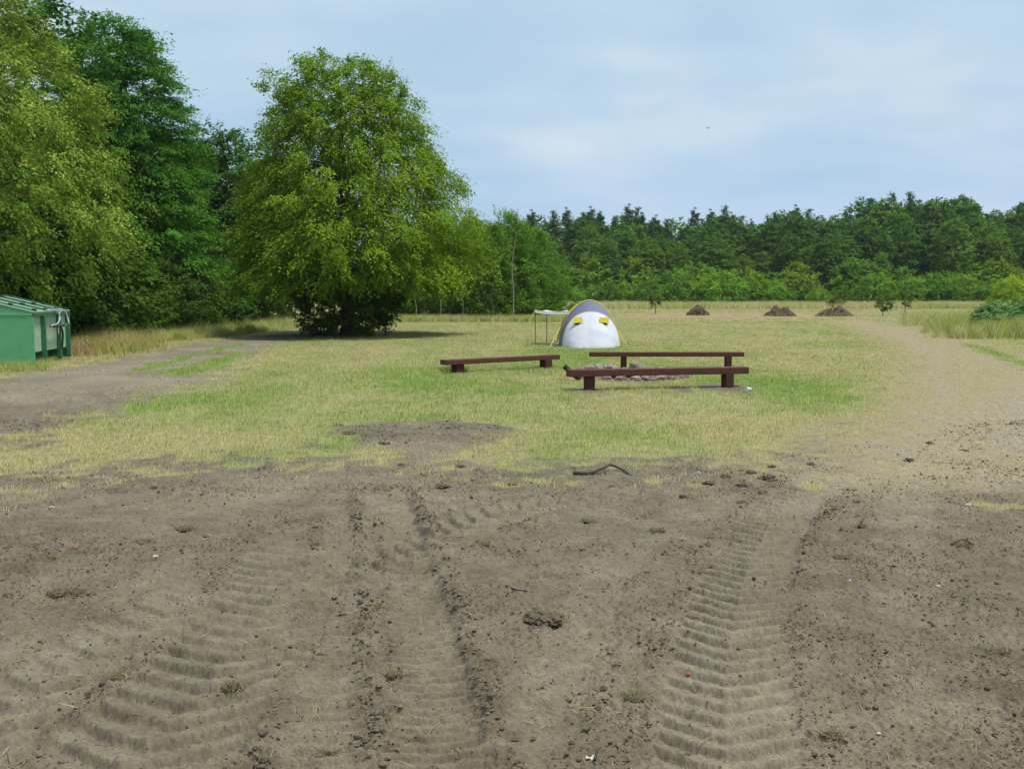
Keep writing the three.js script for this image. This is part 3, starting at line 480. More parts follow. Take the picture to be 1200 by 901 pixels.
bench('long dark red bench behind the stone ring facing the tent', ground(731, 432.5), ground(853, 432.5), 0.365, 0.095, 0.12, [0.74, 0.33]);
bench('lower dark red bench standing alone beside the stone ring', ground(537, 437.5), ground(639, 431.5), 0.275, 0.1, 0.2, [0.37, 0.33]);
// ------------------------------------------------------------------ stone ring
{
  reseed(140);
  const cols = [[0.34, 0.275, 0.245], [0.39, 0.295, 0.26], [0.27, 0.235, 0.215], [0.38, 0.28, 0.25], [0.36, 0.32, 0.26], [0.17, 0.16, 0.155]];
  const stoneTex = noiseTex(256, (u, v) => { const a = 0.8 + 0.3 * tile2(u, v, 12, 4) + 0.12 * tile2(u, v, 60, 2); return [a, a * 0.98, a * 0.96]; }, false);
  const mats = cols.map((c) => new THREE.MeshStandardMaterial({ color: lc(...c), map: stoneTex, bumpMap: stoneTex, bumpScale: 0.02, roughness: 0.95 }));
  const c = ground(735, 441.5), N = 24, words = ['pinkish grey', 'pink', 'grey', 'reddish', 'beige', 'sooty dark grey'];
  for (let i = 0; i < N; i++) {
    const a = i / N * Math.PI * 2 + rr(-0.08, 0.08), x = c[0] + Math.cos(a) * rr(0.98, 1.1), d = c[1] + Math.sin(a) * rr(0.92, 1.05), s = rr(0.085, 0.125), k = (i * 5 + Math.floor(rnd() * 2)) % 6;
    const g = clodGeo(i + 20, 3, 0.4, 1.1); g.scale(s * rr(0.95, 1.35), s * rr(0.62, 0.95), s * rr(0.8, 1.1)); g.rotateY(rnd() * 6);
    const q = g.attributes.position, uv = new Float32Array(q.count * 2); for (let j = 0; j < q.count; j++) { uv[2 * j] = q.getX(j) * 2 + q.getZ(j); uv[2 * j + 1] = q.getY(j) * 2 - q.getZ(j); } g.setAttribute('uv', new THREE.BufferAttribute(uv, 2));
    g.computeBoundingBox();
    const m = single('ring_stone', g, mats[k], `${words[k]} fieldstone in the campfire ring between the benches`, 'stone', `${words[k]} stones of the campfire ring`);
    m.position.set(x, hG(x, d) - g.boundingBox.min.y - 0.04, -d);
  }
  const lx = atD(680, 18.9), log = single('charred_log', tube([[0, 0.03, 0], [-0.14, 0.13, 0.02], [-0.30, 0.27, 0.0]], 0.055, 8, 10, 0.05), new THREE.MeshStandardMaterial({ color: lc(0.022, 0.02, 0.019), roughness: 0.9 }), 'charred black log end leaning on the ring stones', 'log'); log.position.set(lx, hG(lx, 18.9), -18.9);
  const lx2 = atD(738, 19.6), log2 = single('charred_log', tube([[-0.4, 0.06, 0.1], [0, 0.07, 0], [0.45, 0.08, -0.12]], 0.07, 8, 10, 0.06), new THREE.MeshStandardMaterial({ color: lc(0.03, 0.027, 0.025), roughness: 0.95 }), 'charred log lying flat inside the stone ring', 'log'); log2.position.set(lx2, hG(lx2, 19.6), -19.6);
}
// ------------------------------------------------------------------ tent
{
  reseed(150);
  const cloth = (c, o = {}) => new THREE.MeshPhysicalMaterial({ color: lc(...c), roughness: 0.6, transmission: 0.18, thickness: 0, side: THREE.DoubleSide, ...o });
  const white = cloth([0.69, 0.71, 0.82]), blue = cloth([0.10, 0.11, 0.2]), silver = cloth([0.125, 0.135, 0.24]), yellow = cloth([0.72, 0.60, 0.02], { transmission: 0.1 }), dark = new THREE.MeshStandardMaterial({ color: lc(0.03, 0.03, 0.04), roughness: 0.8 }), steel = new THREE.MeshStandardMaterial({ color: lc(0.05, 0.05, 0.055), roughness: 0.5 }), ropeM = new THREE.MeshStandardMaterial({ color: lc(0.55, 0.52, 0.22), roughness: 0.9 });
  const D0 = ground(694, 407.5)[1], X0 = atD(694.5, D0), T = thing('dome_tent', 'white and slate blue dome tent with yellow trim and two yellow window flaps', 'tent', X0, hG(X0, D0) - 0.005, -D0);
  const arch = (w, h, z, p = 2.3) => (u) => { const a = Math.PI * (1 - u), c = Math.cos(a), s = Math.sin(a); return [w * Math.sign(c) * Math.pow(Math.abs(c), 2 / p), h * Math.pow(s, 2 / p), z]; };
  const A1 = arch(0.88, 1.10, -0.62, 2.2), A2 = arch(0.97, 1.44, -1.35, 1.78), A3 = arch(0.96, 1.38, -2.2, 1.85), A4 = arch(0.9, 1.05, -3.1, 2.1);
  const A0 = (u) => { const a = A1(u), q = clamp(u * 1.5 - 0.25), x = lerp(-0.87, 0.87, u); return [x, 0.0, -0.02 - 0.5 * Math.pow(Math.abs(x) / 0.87, 4) + 0.05 * Math.cos(x * 2) + 0 * q * a[0]]; };
  const A5 = (u) => { const x = lerp(-0.88, 0.88, u); return [x, 0, -3.9 + 0.6 * Math.pow(Math.abs(x) / 0.88, 3)]; };
  function skin(f0, f1, nu, nv, bulge, wr = 0.006) {
    const pos = [], idx = [];
    for (let j = 0; j <= nv; j++) for (let i = 0; i <= nu; i++) { const u = i / nu, v = j / nv, a = f0(u), b = f1(u), k = Math.sin(v * Math.PI) * bulge, q = wr * (n2(u * 6, v * 5 + nu) + 0.6 * n2(u * 22, v * 3)) * Math.sin(v * Math.PI);
      const cx = lerp(a[0], b[0], v), cy = lerp(a[1], b[1], v); pos.push(cx * (1 + k * 0.3 + q * 0.4), cy * (1 + k * 0.35), lerp(a[2], b[2], v) + q * 2 + (nv > 20 ? k * 0.5 : 0)); }
    for (let j = 0; j < nv; j++) for (let i = 0; i < nu; i++) { const a = j * (nu + 1) + i, b = a + 1, c = a + nu + 1, d = c + 1; idx.push(a, b, c, b, d, c); }
    const g = new THREE.BufferGeometry(); g.setAttribute('position', new THREE.Float32BufferAttribute(pos, 3)); g.setIndex(idx); g.computeVertexNormals(); return g;
  }
  const front = mesh('vestibule', skin(A0, A1, 48, 28, 0.07, 0.005), white, T); front.userData.label = 'white front wall of the tent';
  mesh('dome_panel', skin(A1, A2, 40, 12, -0.02), silver, T); mesh('dome_panel', skin(A2, A3, 40, 10, 0.02), blue, T); mesh('dome_panel', skin(A3, A4, 40, 10, -0.03), silver, T); mesh('rear_wall', skin(A4, A5, 40, 14, 0.1), white, T);
  const sleeve = (f, r) => { const pts = []; for (let i = 0; i <= 24; i++) { const p = f(i / 24); pts.push([p[0] * 1.006, p[1] * 1.004 + 0.004, p[2]]); } return tube(pts, r, 6, 60); };
  mesh('pole_sleeve', sleeve(A2, 0.017), yellow, T); mesh('pole_sleeve', sleeve(A3, 0.022), yellow, T); mesh('pole_sleeve', sleeve(A4, 0.018), yellow, T); mesh('trim', sleeve(A1, 0.007), yellow, T);
  mesh('centre_seam', tube([[0.0, 0.03, 0.045], [0.012, 0.4, -0.045], [0.0, 0.8, -0.245], [0, 1.09, -0.55]], 0.0035, 5, 20), white, T);
  // window flaps: hooded yellow covers over dark vents
  for (const s of [-1, 1]) {
    const x = s * 0.40 + (s > 0 ? -0.02 : -0.03), y = 0.83, z = -0.425;
    const v = mesh('window_vent', new THREE.PlaneGeometry(0.2, 0.09, 2, 2), dark, T); v.position.set(x, y - 0.085, z + 0.012); v.rotation.x = -0.42;
    const sh = new THREE.Shape(); sh.moveTo(-0.14, 0.1); sh.lineTo(0.14, 0.1); sh.lineTo(0.145, -0.09); sh.quadraticCurveTo(0, -0.045, -0.145, -0.09); sh.closePath();
    const f = mesh('window_flap', new THREE.ExtrudeGeometry(sh, { depth: 0.004, bevelEnabled: true, bevelSize: 0.003, bevelThickness: 0.003, bevelSegments: 1 }), yellow, T); f.position.set(x, y, z + 0.0); f.rotation.x = -0.30; f.rotation.z = -s * 0.05;
  }
  mesh('door_flap', skin((u) => [-1.0 - 0.2 * u, 0.02, -0.95 + 0.3 * u], (u) => [-0.93 - 0.08 * u, 0.26 - 0.16 * u, -0.9 + 0.1 * u], 12, 8, 0.1, 0.05), cloth([0.42, 0.5, 0.62]), T).userData.label = 'pale blue loose door flap on the ground';
  // canopy on two poles
  const cp = new THREE.PlaneGeometry(1, 1, 16, 12), p = cp.attributes.position, c00 = [-1.70, 1.13, -1.75], c10 = [-0.62, 1.10, -1.38], c01 = [-1.30, 1.12, -2.75], c11 = [-0.62, 1.12, -2.35];
  for (let i = 0; i < p.count; i++) { const u = p.getX(i) + 0.5, v = p.getY(i) + 0.5, q = (k) => lerp(lerp(c00[k], c10[k], u), lerp(c01[k], c11[k], u), v); p.setXYZ(i, q(0), q(1) - 0.05 * Math.sin(u * Math.PI) - 0.03 * Math.sin(v * Math.PI) + 0.006 * n2(u * 6, v * 6), q(2)); }
  cp.computeVertexNormals(); mesh('canopy', cp, white, T);
  mesh('canopy_edge', tube([c00, [-1.16, 1.075, -1.56], c10], 0.009, 6, 14), yellow, T);
  mesh('valance', skin((u) => [lerp(c00[0], c10[0], u), lerp(1.125, 1.095, u) - 0.045 * Math.sin(u * Math.PI), lerp(c00[2], c10[2], u) + 0.012], (u) => [lerp(c00[0], c10[0], u), lerp(1.05, 1.02, u) - 0.04 * Math.sin(u * Math.PI), lerp(c00[2], c10[2], u) + 0.03], 16, 3, 0, 0.004), white, T);
  for (const [a, b] of [[-1.69, -1.76], [-1.29, -2.74]]) mesh('canopy_pole', tube([[a, -0.02, b], [a, 0.6, b], [a, 1.16, b]], 0.013, 6, 8), steel, T);
  for (const [a, b] of [[[0.86, 0.55, -0.85], [1.08, 0.0, 0.05]], [[0.9, 0.62, -1.35], [1.55, 0.0, -0.2]], [[-0.9, 0.62, -1.35], [-1.32, 0, 0.15]], [[-1.69, 1.14, -1.76], [-2.3, 0, -1.2]]]) {
    mesh('guy_rope', tube([a, [(a[0] + b[0]) / 2, (a[1] + b[1]) / 2 - 0.01, (a[2] + b[2]) / 2], b], 0.008, 5, 8), ropeM, T);
    const k = mesh('peg', tube([[b[0], -0.12, b[2]], [b[0], 0.0, b[2]], [b[0] + 0.02, 0.05, b[2] + 0.02]], 0.006, 5, 5), steel, T); void k;
  }
}
// ------------------------------------------------------------------ green container
{
  reseed(160);
  const paintTex = noiseTex(512, (u, v) => { const k = sst(0.25, 0.6, tile2(u, v * 0.3, 9, 4)), s = sst(0.38, 0.62, tile2(u, v, 30, 4)), a = 0.93 + 0.12 * tile2(u, v, 5, 4); return mix3([a, a, a], [0.62, 0.6, 0.5], 0.25 * k + 0.35 * s); }, false);
  const green = new THREE.MeshPhysicalMaterial({ color: lc(0.10, 0.37, 0.175), map: paintTex, roughness: 0.45, clearcoat: 0.15, clearcoatRoughness: 0.4 });
  const pale = new THREE.MeshStandardMaterial({ color: lc(0.33, 0.48, 0.335), map: paintTex, roughness: 0.55 });
  const lidM = new THREE.MeshStandardMaterial({ color: lc(0.19, 0.36, 0.235), map: paintTex, roughness: 0.5 });
  const rib = new THREE.MeshStandardMaterial({ color: lc(0.035, 0.15, 0.07), map: paintTex, roughness: 0.5 });
  const black = new THREE.MeshStandardMaterial({ color: lc(0.018, 0.022, 0.02), roughness: 0.7 }), rope = new THREE.MeshStandardMaterial({ color: lc(0.48, 0.5, 0.55), roughness: 0.9 });
  const [cx, cd] = ground(40.5, 429), [ex, ed] = ground(81, 420.5);
  const T = thing('waste_container', 'green steel container with pitched roof, pale ribbed side and white ropes', 'container', cx, hG(cx, cd), -cd, Math.atan2(-(ex - cx), ed - cd) * 1);
  // local axes: -x to the far gable half, -z along the side away from its near corner
  const LEN = Math.hypot(ex - cx, ed - cd), HALF = 1.38, EAVE = 1.19, RIDGE = 1.53, B = 0.07;
  const gable = (z, th) => { const s = new THREE.Shape(); s.moveTo(0, B); s.lineTo(0, EAVE); s.lineTo(-HALF, RIDGE - 0.02); s.lineTo(-2 * HALF, EAVE); s.lineTo(-2 * HALF, B); s.closePath(); const g = new THREE.ExtrudeGeometry(s, { depth: th, bevelEnabled: true, bevelSize: 0.006, bevelThickness: 0.006, bevelSegments: 1 }); g.translate(0, 0, z); return boxUV(g); };
  mesh('end_wall', gable(-0.03, 0.03), green, T); mesh('end_wall', gable(-LEN, 0.03), green, T);
  for (const s of [0, 1]) {
    const x = s ? -2 * HALF + 0.06 : -0.06;
    const w = mesh('side_wall', boxUV(rbox(0.03, EAVE - 0.34, LEN - 0.1, 0.006)), pale, T); w.position.set(x, 0.34 + (EAVE - 0.34) / 2 - 0.03, -LEN / 2); w.userData.label = 'pale faded green side of the container';
    const lowW = mesh('skirt', boxUV(rbox(0.03, 0.3, LEN - 0.1, 0.006)), rib, T); lowW.position.set(s ? x + 0.35 : x - 0.35, 0.19, -LEN / 2);
    const slopeP = mesh('sloped_bottom', boxUV(rbox(0.36, 0.02, LEN - 0.1, 0.006)), rib, T); slopeP.position.set(s ? x + 0.18 : x - 0.18, 0.325, -LEN / 2);
    const rail = mesh('top_rail', boxUV(rbox(0.08, 0.07, LEN + 0.02, 0.01)), rib, T); rail.position.set(s ? -2 * HALF : 0, EAVE - 0.035, -LEN / 2);
    for (const f of [0.26, 0.7, 0.975]) { const r = mesh('rib', boxUV(rbox(0.11, EAVE - 0.14, 0.075, 0.008)), rib, T); r.position.set(s ? -2 * HALF : 0.0, (EAVE - 0.14) / 2 + 0.065, -LEN * f); }
  }
  mesh('floor_plate', move(rbox(2 * HALF - 0.2, 0.03, LEN - 0.12, 0.005), -HALF, 0.1, -LEN / 2), rib, T);
  const run = Math.hypot(HALF, RIDGE - EAVE) + 0.06, ang = Math.atan2(RIDGE - EAVE, HALF);
  for (const s of [0, 1]) {
    const roof = mesh('roof_lid', boxUV(rbox(run, 0.035, LEN + 0.04, 0.008)), lidM, T); roof.position.set(s ? -2 * HALF + (HALF - 0.03) / 2 : -(HALF - 0.03) / 2, (EAVE + RIDGE) / 2 + 0.022, -LEN / 2); roof.rotation.z = s ? ang : -ang;
    for (const f of [0.06, 0.36, 0.66, 0.94]) {
      const bar = mesh('lid_bar', boxUV(rbox(run * 0.96, 0.03, 0.05, 0.006)), f === 0.06 || f === 0.94 ? rib : black, roof); bar.position.set(0, 0.034, LEN * (0.5 - f));
      for (const e of [-0.42, 0.1, 0.45]) { const h = mesh('hinge', rbox(0.09, 0.035, 0.09, 0.008), black, roof); h.position.set(run * e, 0.052, LEN * (0.5 - f)); }
    }
  }
  const ridge = mesh('ridge_cap', boxUV(rbox(0.12, 0.04, LEN + 0.05, 0.01)), rib, T); ridge.position.set(-HALF, RIDGE + 0.04, -LEN / 2);
  mesh('end_rail', move(boxUV(rbox(2 * HALF - 0.02, 0.045, 0.02, 0.005)), -HALF, EAVE - 0.03, 0.012), green, T);
  // lifting bar and hook
  const bar = tube([[0.08, 0.86, -LEN * 0.36], [0.1, 0.86, -LEN * 0.55], [0.08, 0.86, -LEN * 0.78]], 0.028, 8, 8); mesh('lifting_bar', bar, black, T);
  mesh('hook', tube([[0.1, 0.86, -LEN * 0.62], [0.12, 0.7, -LEN * 0.66], [0.09, 0.5, -LEN * 0.69], [0.06, 0.3, -LEN * 0.7]], 0.025, 7, 16, 0.018), black, T);
  for (const [a, b, c] of [[0.5, 0.38, 0.02], [0.72, 0.8, 0.06]]) mesh('rope', tube([[0.02, EAVE + 0.05, -LEN * a], [0.09, EAVE + 0.03, -LEN * (a + 0.05)], [0.13, EAVE - 0.12, -LEN * (a + 0.08)], [0.13 + c, EAVE - 0.28, -LEN * lerp(a, b, 0.5)], [0.11, 0.9, -LEN * b], [0.09, 0.83, -LEN * (b - 0.02)]], 0.012, 6, 30), rope, T);
  mesh('rope', tube([[0.02, EAVE + 0.05, -LEN * 0.3], [0.05, EAVE + 0.07, -LEN * 0.45], [0.08, EAVE + 0.06, -LEN * 0.62], [0.05, EAVE + 0.06, -LEN * 0.75], [0.1, EAVE - 0.06, -LEN * 0.6], [0.12, EAVE - 0.2, -LEN * 0.56], [0.11, 0.8, -LEN * 0.55], [0.11, 0.68, -LEN * 0.55]], 0.010, 6, 40), rope, T);
}
console.log('objects');
// ------------------------------------------------------------------ small things on the ground
const strawMat = new THREE.MeshStandardMaterial({ color: 0xffffff, vertexColors: false, roughness: 0.9, side: THREE.DoubleSide });
const DUM = new THREE.Object3D(), COL = new THREE.Color();
function scatter(name, label, category, geo, mat, list) {    // list: [x, y, z, rotY, sx, sy, r, g, b, tilt]
  const m = new THREE.InstancedMesh(geo, mat, list.length); m.name = numbered(name); m.castShadow = m.receiveShadow = true; m.userData = { kind: 'stuff', label, category };
  list.forEach((q, i) => { DUM.position.set(q[0], q[1], q[2]); DUM.rotation.set(q[9] || 0, q[3], q[9] ? q[9] * 0.6 : 0); DUM.scale.set(q[4], q[5], q[4]); DUM.updateMatrix(); m.setMatrixAt(i, DUM.matrix); m.setColorAt(i, COL.setRGB(q[6], q[7], q[8])); });
  scene.add(m); return m;
}
{ // mown grass
  reseed(201);
  const gm = new THREE.MeshPhysicalMaterial({ color: 0xffffff, roughness: 0.85, transmission: 0.25, thickness: 0, specularIntensity: 0.2, side: THREE.DoubleSide });
  const tufts = [bladeTuft(22, 0.07, 0.095, 0.0042, 0.3), bladeTuft(22, 0.055, 0.10, 0.0042, 0.45), bladeTuft(18, 0.085, 0.085, 0.0042, 0.25)], lists = [[], [], []];
  const dryC = [0.54, 0.485, 0.25], midC = [0.40, 0.43, 0.155], greenC = [0.25, 0.38, 0.075];
  const bands = [[2.9, 6.5, 26, 0.9], [6.5, 13, 260, 0.95], [13, 22, 160, 1.1], [22, 36, 95, 1.2], [36, 60, 36, 1.5], [60, 110, 7, 2.6], [110, 175, 2.6, 3.6]];
  for (const [d0, d1, den, sc] of bands) {
    const area = 0.54 * (d1 * d1 - d0 * d0) + 2 * (d1 - d0), n = Math.round(area * den);
    for (let i = 0; i < n; i++) {
      const d = Math.sqrt(lerp(d0 * d0, d1 * d1, rnd())), x = rr(-1, 1) * (0.54 * d + 1), g = groundAt(x, d), cover = (1 - g.bare) * (1 - 0.3 * g.dry);
      const stray = 0.03 + 0.24 * sst(0.25, 0.6, fbm(x * 0.9 + 40, d * 0.9, 3));
      if (rnd() > Math.max(cover * Math.sqrt(cover), g.bare > 0.3 ? stray * (1 - 0.8 * sst(8, 5, d)) : 0)) continue;
      const l = clamp(g.lush + gauss() * 0.42 - 0.3 * g.bare - 0.3 * g.dry);
      let c = l < 0.5 ? mix3(dryC, midC, l * 2) : mix3(midC, greenC, l * 2 - 1); c = mix3(c, [0.48, 0.36, 0.20], g.hay * 0.8);
      const v = rr(0.68, 1.25), s = sc * rr(0.7, 1.25) * (1 - 0.3 * g.bare) * (1 - 0.4 * g.dry), hs = s * (0.62 + 0.38 * l) * (d > 30 ? Math.pow(30 / d, 0.45) : 1) * (1 - 0.5 * g.hay) * (1 + 0.8 * sst(0.25, 0.6, fbm(x * 0.8, d * 0.8 + 50, 2)));
      lists[i % 3].push([x, g.h - 0.004, -d, rnd() * 6.28, s, hs, c[0] * v, c[1] * v, c[2] * v]);
    }
  }
  lists.forEach((l, i) => scatter('meadow_grass', ['short dry mown grass of the meadow', 'short flattened grass of the meadow', 'short upright grass of the meadow'][i], 'grass', tufts[i], gm, l));
  // tall unmown grass: by the container, along the wood, at the far edge and beside the road
  reseed(202);
  const tall = bladeTuft(26, 0.62, 0.16, 0.011, 0.55, 3), list = [];
  const grow = (n, fx, cf, hf) => { for (let i = 0; i < n; i++) { const [x, d] = fx(); const g = groundAt(x, d); if (g.bare > 0.45) continue; const c = cf(x, d), v = rr(0.8, 1.2), s = hf(x, d) * rr(0.7, 1.25); list.push([x, g.h, -d, rnd() * 6.28, s * 0.9, s, c[0] * v, c[1] * v, c[2] * v]); } };
  const rosy = [0.46, 0.31, 0.18], fresh = [0.27, 0.36, 0.055], wheat = [0.47, 0.43, 0.20];
  const pick = (a, b, t) => mix3(a, b, clamp(t + gauss() * 0.35));
  grow(1700, () => { const [x, d] = ground(96 + gauss() * 42, rr(402, 417)); return [x, d + rr(-0.5, 3)]; }, (x) => pick(rosy, fresh, 0.5 + 0.5 * n2(x, 2)), (x, d) => clamp(0.75 + 0.4 * n2(x * 1.5, d), 0.3, 1.1));
  grow(2600, () => { const px = rr(90, 370), py = lerp(416, 386, clamp((px - 90) / 280)) - 3 - 26 * rnd() * rnd(); const [x, d] = ground(px, Math.max(py, 374)); return [x, d]; }, (x, d) => pick(fresh, wheat, 0.45 + 0.6 * n2(x * 0.5, d * 0.5)), (x, d) => clamp(0.55 + 0.55 * n2(x * 0.8, d * 0.5) + 0.3 * n2(x * 2.5, d), 0.15, 1.1));
  grow(900, () => { const px = rr(-60, 60); const [x, d] = ground(px, rr(405, 436)); return [x, d]; }, () => pick(fresh, wheat, 0.3), () => 0.35);
  grow(2200, () => { const d = rr(59, 66), px = rr(455, 662); return [atD(px, d), d]; }, (x) => pick(fresh, wheat, 0.5 + 0.5 * n2(x * 0.4, 1)), () => 0.7);
  grow(9000, () => { const d = rr(112, 150), px = rr(610, 1260); return [atD(px, d), d]; }, (x, d) => pick(wheat, fresh, 0.18 + 0.5 * n2(x * 0.12, d * 0.1)), () => 1.3);
  grow(2600, () => { const d = 37 + 17 * rnd(), px = 1080 + 220 * Math.pow(rnd(), 0.8) + Math.abs(d - 44) * 3 * rnd() + 25 * n2(d * 0.5, 3); return [atD(px, d), d]; }, (x, d) => pick(fresh, wheat, 0.4 + 0.6 * n2(x * 0.35, d * 0.3)), (x, d) => clamp(0.35 + 0.5 * sst(1085, 1140, 600 + x / d * 1200) + 0.5 * sst(16, 20, x) + 0.3 * n2(x, d), 0.25, 1.4));
  grow(1200, () => { const d = rr(52, 75), px = rr(1060, 1300); return [atD(px, d), d]; }, () => pick(wheat, fresh, 0.35), () => 1.0);
  grow(160, () => { const [x, d] = ground(530 + gauss() * 16, 436 + gauss() * 4); return [x, d]; }, () => [0.15, 0.25, 0.045], () => 0.2);
  scatter('tall_grass', 'tall unmown seeding grass along wood, road and far meadow edge', 'grass', tall, gm, list);
}
{ // crumbs of soil and bits of straw on the bare ground
  reseed(210);
  const cm = new THREE.MeshStandardMaterial({ color: 0xffffff, roughness: 1 }), geos = [0, 1, 2].map((i) => clodGeo(i + 3, 1, 0.5, 1.7)), lists = [[], [], []];
  for (let i = 0; i < 330000; i++) {
    const d = i < 290000 ? Math.sqrt(lerp(2.7 ** 2, 13 ** 2, Math.pow(rnd(), 1.35))) : Math.sqrt(lerp(12 ** 2, 30 ** 2, rnd())), x = rr(-1, 1) * (0.54 * d + 0.6), g = groundAt(x, d);
    if (g.bare < 0.3 + 0.25 * rnd()) continue; const w = (0.1 + 1.1 * g.loose * g.loose + 0.9 * TR.berm) * (0.2 + 1.0 * sst(-0.2, 0.4, fbm(x * 1.9 + 70, d * 1.5, 3))) * (1 - 0.55 * TR.pressed); if (rnd() > w) continue;
    const s = 0.0026 * Math.pow(rnd() + 0.01, -0.34) * rr(0.8, 1.3) * (1 + 0.7 * TR.berm) * (d > 12 ? 1.5 : 1), v = rr(0.6, 1.25);
    lists[i % 3].push([x, g.h + s * 0.25, -d, rnd() * 6.28, s, s * rr(0.5, 0.85), 0.128 * v, 0.107 * v, 0.071 * v, rr(-0.5, 0.5)]);
  }
  lists.forEach((l, i) => scatter('soil_crumbs', ['loose crumbs of brown soil scattered on the ruts', 'small angular crumbs of soil on the bare ground', 'rounded crumbs of soil on the bare ground'][i], 'soil', geos[i], cm, l));
  const sg = [0, 1].map((i) => { const g = new THREE.PlaneGeometry(1, 0.04, 6, 1); g.rotateX(-Math.PI / 2); const p = g.attributes.position; for (let k = 0; k < p.count; k++) { const x = p.getX(k); p.setZ(k, p.getZ(k) + (i ? 0.2 : 0.06) * x * x); p.setY(k, 0.12 * (0.25 - x * x) * (i ? 1 : 2.2)); } g.computeVertexNormals(); g.deleteAttribute('uv'); return g; });
  const sl = [[], []];
  for (let i = 0; i < 75000; i++) {
    const d = Math.sqrt(lerp(2.7 ** 2, 20 ** 2, Math.pow(rnd(), 1.5))), x = rr(-1, 1) * (0.54 * d + 0.6), g = groundAt(x, d), k = sst(-0.05, 0.5, fbm(x * 1.1 + 60, d * 1.1, 3));
    if (Math.max(g.bare, g.dry) < 0.3 || rnd() > 0.14 + 0.86 * k) continue; const L = rr(0.014, 0.035) + 0.05 * rnd() ** 3, v = rr(0.6, 1.2);
    sl[i % 2].push([x, g.h + 0.004, -d, rnd() * 6.28, L, L, 0.31 * v, 0.255 * v, 0.135 * v, rr(-0.25, 0.25)]);
  }
  sl.forEach((l, i) => scatter('straw_bits', ['short bits of dry straw lying on the soil', 'curled bits of dry straw lying on the soil'][i], 'straw', sg[i], strawMat, l));
}
{ // larger clods and torn turf: each a thing
  reseed(220);
  const turfM = new THREE.MeshStandardMaterial({ color: lc(0.105, 0.087, 0.056), roughness: 1 }), rootM = [new THREE.MeshStandardMaterial({ color: lc(0.27, 0.225, 0.11), roughness: 1, side: THREE.DoubleSide }), new THREE.MeshStandardMaterial({ color: lc(0.20, 0.185, 0.075), roughness: 1, side: THREE.DoubleSide })];
  const spots = [[640, 728, 62, 26], [78, 698, 62, 24], [165, 636, 34, 14], [215, 622, 34, 12], [60, 655, 20, 8], [272, 815, 40, 22], [140, 800, 34, 18], [745, 820, 40, 18], [975, 865, 40, 20], [1170, 765, 40, 16], [1010, 618, 22, 12], [770, 622, 30, 12], [820, 672, 26, 10], [205, 765, 26, 12], [460, 792, 34, 16], [450, 845, 26, 14], [440, 712, 24, 14], [385, 878, 26, 12], [985, 655, 30, 10], [690, 612, 26, 10], [370, 640, 18, 8], [1130, 640, 24, 10], [570, 640, 22, 8]];
  spots.forEach(([px, py, w, h], i) => {
    const [x, d] = ground(px, py), W = (i ? 0.8 : 1) * w / F * d / 2, H = (i ? 0.75 : 1) * h / F * d * 0.55, t = thing('turf_clod', i === 0 ? 'biggest shaggy clod of torn turf in the middle of the ruts' : i === 1 ? 'large flat clod of torn turf beside the curved tyre prints' : 'small torn turf clod with dry roots lying on the ruts', 'clod', x, hG(x, d), -d, rnd() * 6.28, i > 1 ? 'small turf clods on the ruts' : undefined);
    const cl = []; const n = 16 + Math.floor(w / 3); for (let k = 0; k < n; k++) { const q = clodGeo(i + k * 3, 2, 0.6, 2.2), s = rr(0.1, 0.36), a = rnd() * 6.28, r = rnd() * 0.7; q.scale(W * s, H * s * 1.2, W * s * 0.85); q.rotateY(rnd() * 6); q.translate(Math.cos(a) * r * W, H * rr(0.05, 0.35), Math.sin(a) * r * W * 0.8); cl.push(q); }
    mesh('soil_lumps', merge(cl), turfM, t).userData.kind = 'stuff';
    const gr = bladeTuft(70 + 3 * w, 0.05, W * 0.95, 0.0022, 1.2, 3); gr.translate(0, H * 0.35, 0); const m = mesh('dry_roots', gr, rootM[i % 2], t); m.userData.kind = 'stuff';
  });
  [[925, 573, 40, 12], [900, 562, 30, 11], [872, 570, 26, 10], [850, 560, 22, 9], [880, 556, 20, 9], [832, 568, 22, 9], [905, 548, 18, 8], [950, 545, 14, 6], [540, 548, 22, 7], [560, 552, 16, 6], [470, 545, 14, 6], [520, 572, 26, 8], [600, 568, 18, 6], [410, 508, 30, 8], [395, 498, 20, 6], [450, 520, 20, 7], [1065, 540, 16, 8], [1130, 528, 18, 6], [1090, 520, 14, 6], [300, 560, 12, 5], [180, 575, 14, 6], [870, 590, 16, 7], [800, 585, 16, 7], [1005, 590, 14, 6]].forEach(([px, py, w, h], i) => {
    const [x, d] = ground(px, py), W = 0.62 * w / F * d / 2, H = 0.6 * h / F * d * 0.6, g = roughClod(i + 60); g.scale(W, H, W * 0.9); g.rotateY(rnd() * 6);
    const m = single('soil_clod', g, soilMat, 'dark lump of soil thrown up along the meadow edge', 'clod', 'soil lumps along the meadow edge'); m.position.set(x, hG(x, d) + H * 0.05, -d);
  });
  // stones, litter, sticks
  const st = (px, py, w, c, label, name = 'pebble', cat = 'pebble', group) => { const [x, d] = ground(px, py), W = 0.62 * w / F * d / 2, g = clodGeo(px % 17, 2, 0.35, 1.3); g.scale(W, W * 0.6, W * 0.85); const m = single(name, g, new THREE.MeshStandardMaterial({ color: lc(...c.map((v) => v * 0.72)), roughness: 0.95 }), label, cat, group); m.position.set(x, hG(x, d) + W * 0.3, -d); };
